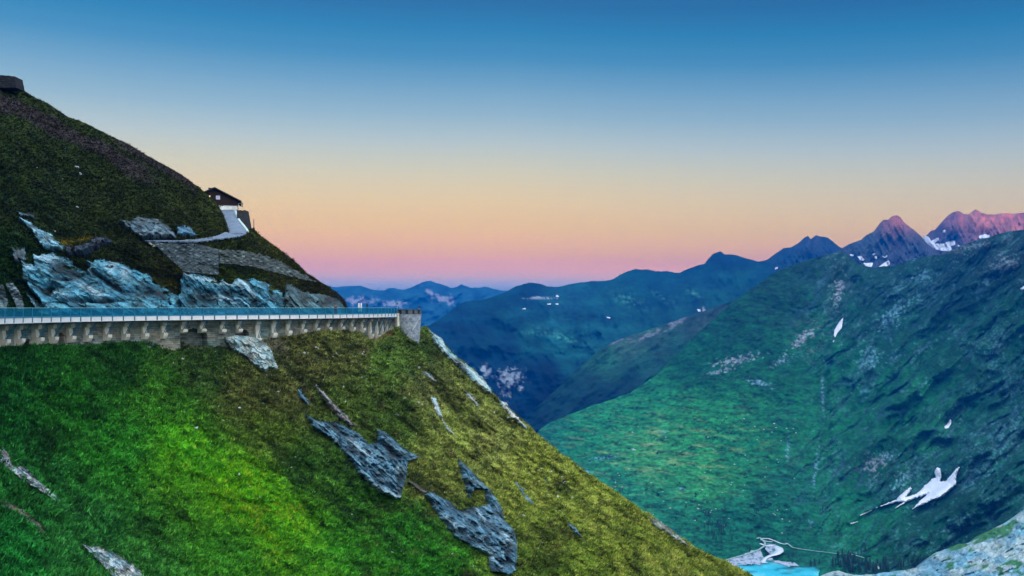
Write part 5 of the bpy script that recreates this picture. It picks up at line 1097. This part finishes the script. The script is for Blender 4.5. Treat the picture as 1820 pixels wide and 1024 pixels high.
for (x0, x1, y0, y1, n) in areas:
    for i in range(n):
        x, y = r.uniform(x0, x1), r.uniform(y0, y1)
        if y < np.interp(x, *np.array(LOW_TOP).T)+6 or y > 1023 or NOGRASS[int(y), int(x)]: continue
        stone(x, y, min(4.2, 1.3+r.expovariate(.95)), 'small pale stone lying in the grass of the near slope', 'small stones in the grass of the near slope')
for i in range(60):
    x, y = r.uniform(20, 540), r.uniform(250, 480)
    if y < np.interp(x, *np.array(UP_TOP).T)+30 or NOGRASS[int(y), int(x)]: continue
    stone(x, y, min(2.2, .6+r.expovariate(2)), 'small grey stone on the dark upper hillside', 'small stones on the upper hillside', 'up')
stone(137, 297, 5, 'blue stone high on the dark upper hillside', key='up'); stone(143, 309, 4, 'second blue stone just below another high on the upper hillside', key='up')
stone(137, 368, 4, 'pale blue stone above the dark overhanging rock', key='up'); stone(97, 411, 3.5, 'white stone above the diagonal rock band', key='up')
# stones on the far meadow
def fstone(x, y, m, lb, gp):
    d = float(hits('A', [x], [y])[0][0]); o = bpy.data.objects.new('boulder', smesh[int(x) % 6]); col.objects.link(o); o.location = Pv(x, y, d); o.scale = (m, m, m*1.2); o.rotation_euler = (0, 0, x); tagp(o, lb, 'boulder', gp)
for i in range(120):
    x, y = r.uniform(1000, 1420), r.uniform(740, 950)
    if y < np.interp(x, *np.array(A_TOP).T)+8: continue
    fstone(x, y, r.uniform(1.0, 2.6), 'pale boulder on the meadow across the valley', 'boulders on the meadow across the valley')
fstone(1127, 800, 6, 'largest round pale boulder on the meadow across the valley', None)
# ------------------------------------------------------------------ grass tufts on the near slopes (nobody could count them)
def tufts(key, n, lab_, hs, name='grass', seed=1, ymax=1045, jit=.30, wid=(.04, .13), spread=.12, tint=None, blades=3):
    S = SHEETS[key]; R_ = np.random.default_rng(seed); V = S['V']; nr0 = V.shape[0]-S['PX'].shape[0]; nr, nc = S['PX'].shape
    Pz = V[nr0:]; Cz = S['C']
    a = R_.uniform(0, nr-1.01, n); b = R_.uniform(0, nc-1.01, n); i = a.astype(int); j = b.astype(int); fa = (a-i)[:, None]; fb = (b-j)[:, None]
    pos_ = (Pz[i, j]*(1-fb)+Pz[i, j+1]*fb)*(1-fa)+(Pz[i+1, j]*(1-fb)+Pz[i+1, j+1]*fb)*fa
    px_ = S['PX'][i, j]; py_ = S['PY'][i, j]
    ix = np.clip(px_.astype(int), 0, 1599); iy = np.clip(py_.astype(int), 0, 1129)
    ok = (~(NOGRASS[iy, ix] & (px_ >= 0))) & (py_ < ymax) & (px_ > -20)
    dens = fbm(px_/14, py_/9, 3, seed+5); ok &= dens > -.45
    pos_, c, dd = pos_[ok], Cz[i, j][ok], dens[ok]; m = len(pos_)
    if tint is not None: c = c*tint
    h = R_.uniform(hs[0], hs[1], m)*(1+.7*dd); out = []; cols = []
    for k in range(blades):
        ang = R_.uniform(0, 6.283, m); w = R_.uniform(wid[0], wid[1], m)
        bx = np.stack([np.cos(ang), np.sin(ang), 0*ang], 1)*w[:, None]
        off_ = R_.normal(0, spread, (m, 3)); off_[:, 2] = -.05
        tip = np.stack([R_.normal(.16, .16, m), R_.normal(-.10, .14, m), h*R_.uniform(.6, 1.1, m)], 1)
        A = pos_+off_-bx; B = pos_+off_+bx; T_ = pos_+off_+tip
        out.append(np.stack([A, B, T_], 1)); j_ = (1+R_.normal(0, jit, m))[:, None]; cc = np.clip(c*np.clip(j_, .3, 2.0)*1.1, .002, .5); cols.append(np.repeat(cc[:, None], 3, 1))
    Vv = np.concatenate(out).reshape(-1, 3); Cv = np.concatenate(cols).reshape(-1, 3)
    tagp(npmesh(name, Vv, np.arange(len(Vv)).reshape(-1, 3), M_grass, Cv, smooth=False), lab_, kind='stuff')
tufts('low', 330000, 'tufted grass covering the slope below the road', (.12, .38), seed=3)
tufts('up', 120000, 'short dark grass on the hillside above the road', (.08, .22), seed=4, jit=.15)
tufts('low', 16000, 'larger dark tussocks and dwarf shrubs on the slope below the road', (.30, .62), name='tussocks', seed=9, wid=(.05, .16), spread=.26, tint=np.array((.45, .55, .5)), blades=9)
tufts('low', 9000, 'pale seed heads and herbs on the slope below the road', (.30, .60), name='herbs', seed=10, wid=(.04, .10), spread=.22, tint=np.array((1.7, 1.5, 1.4)), blades=6)
tufts('up', 5000, 'dark tussocks on the hillside above the road', (.25, .50), name='tussocks', seed=11, wid=(.05, .14), spread=.25, tint=np.array((.6, .65, .6)), blades=8)
for (ax, ay, bx, by, n) in ((600, 800, 700, 892, 26), (790, 950, 866, 1018, 22), (455, 655, 500, 668, 8), (50, 850, 110, 900, 14), (20, 900, 80, 950, 10), (165, 985, 200, 1020, 10), (880, 715, 940, 775, 10), (560, 780, 600, 815, 8)):
    for i in range(n):
        q = r.random(); x, y = ax+(bx-ax)*q-abs(r.gauss(0, 9)), ay+(by-ay)*q+abs(r.gauss(0, 9))
        if x > 2 and y < 1022 and y > np.interp(x, *np.array(LOW_TOP).T)+4: stone(x, y, .8+min(2.6, r.expovariate(1.1)), 'small pale stone lying in the grass of the near slope', 'small stones in the grass of the near slope')
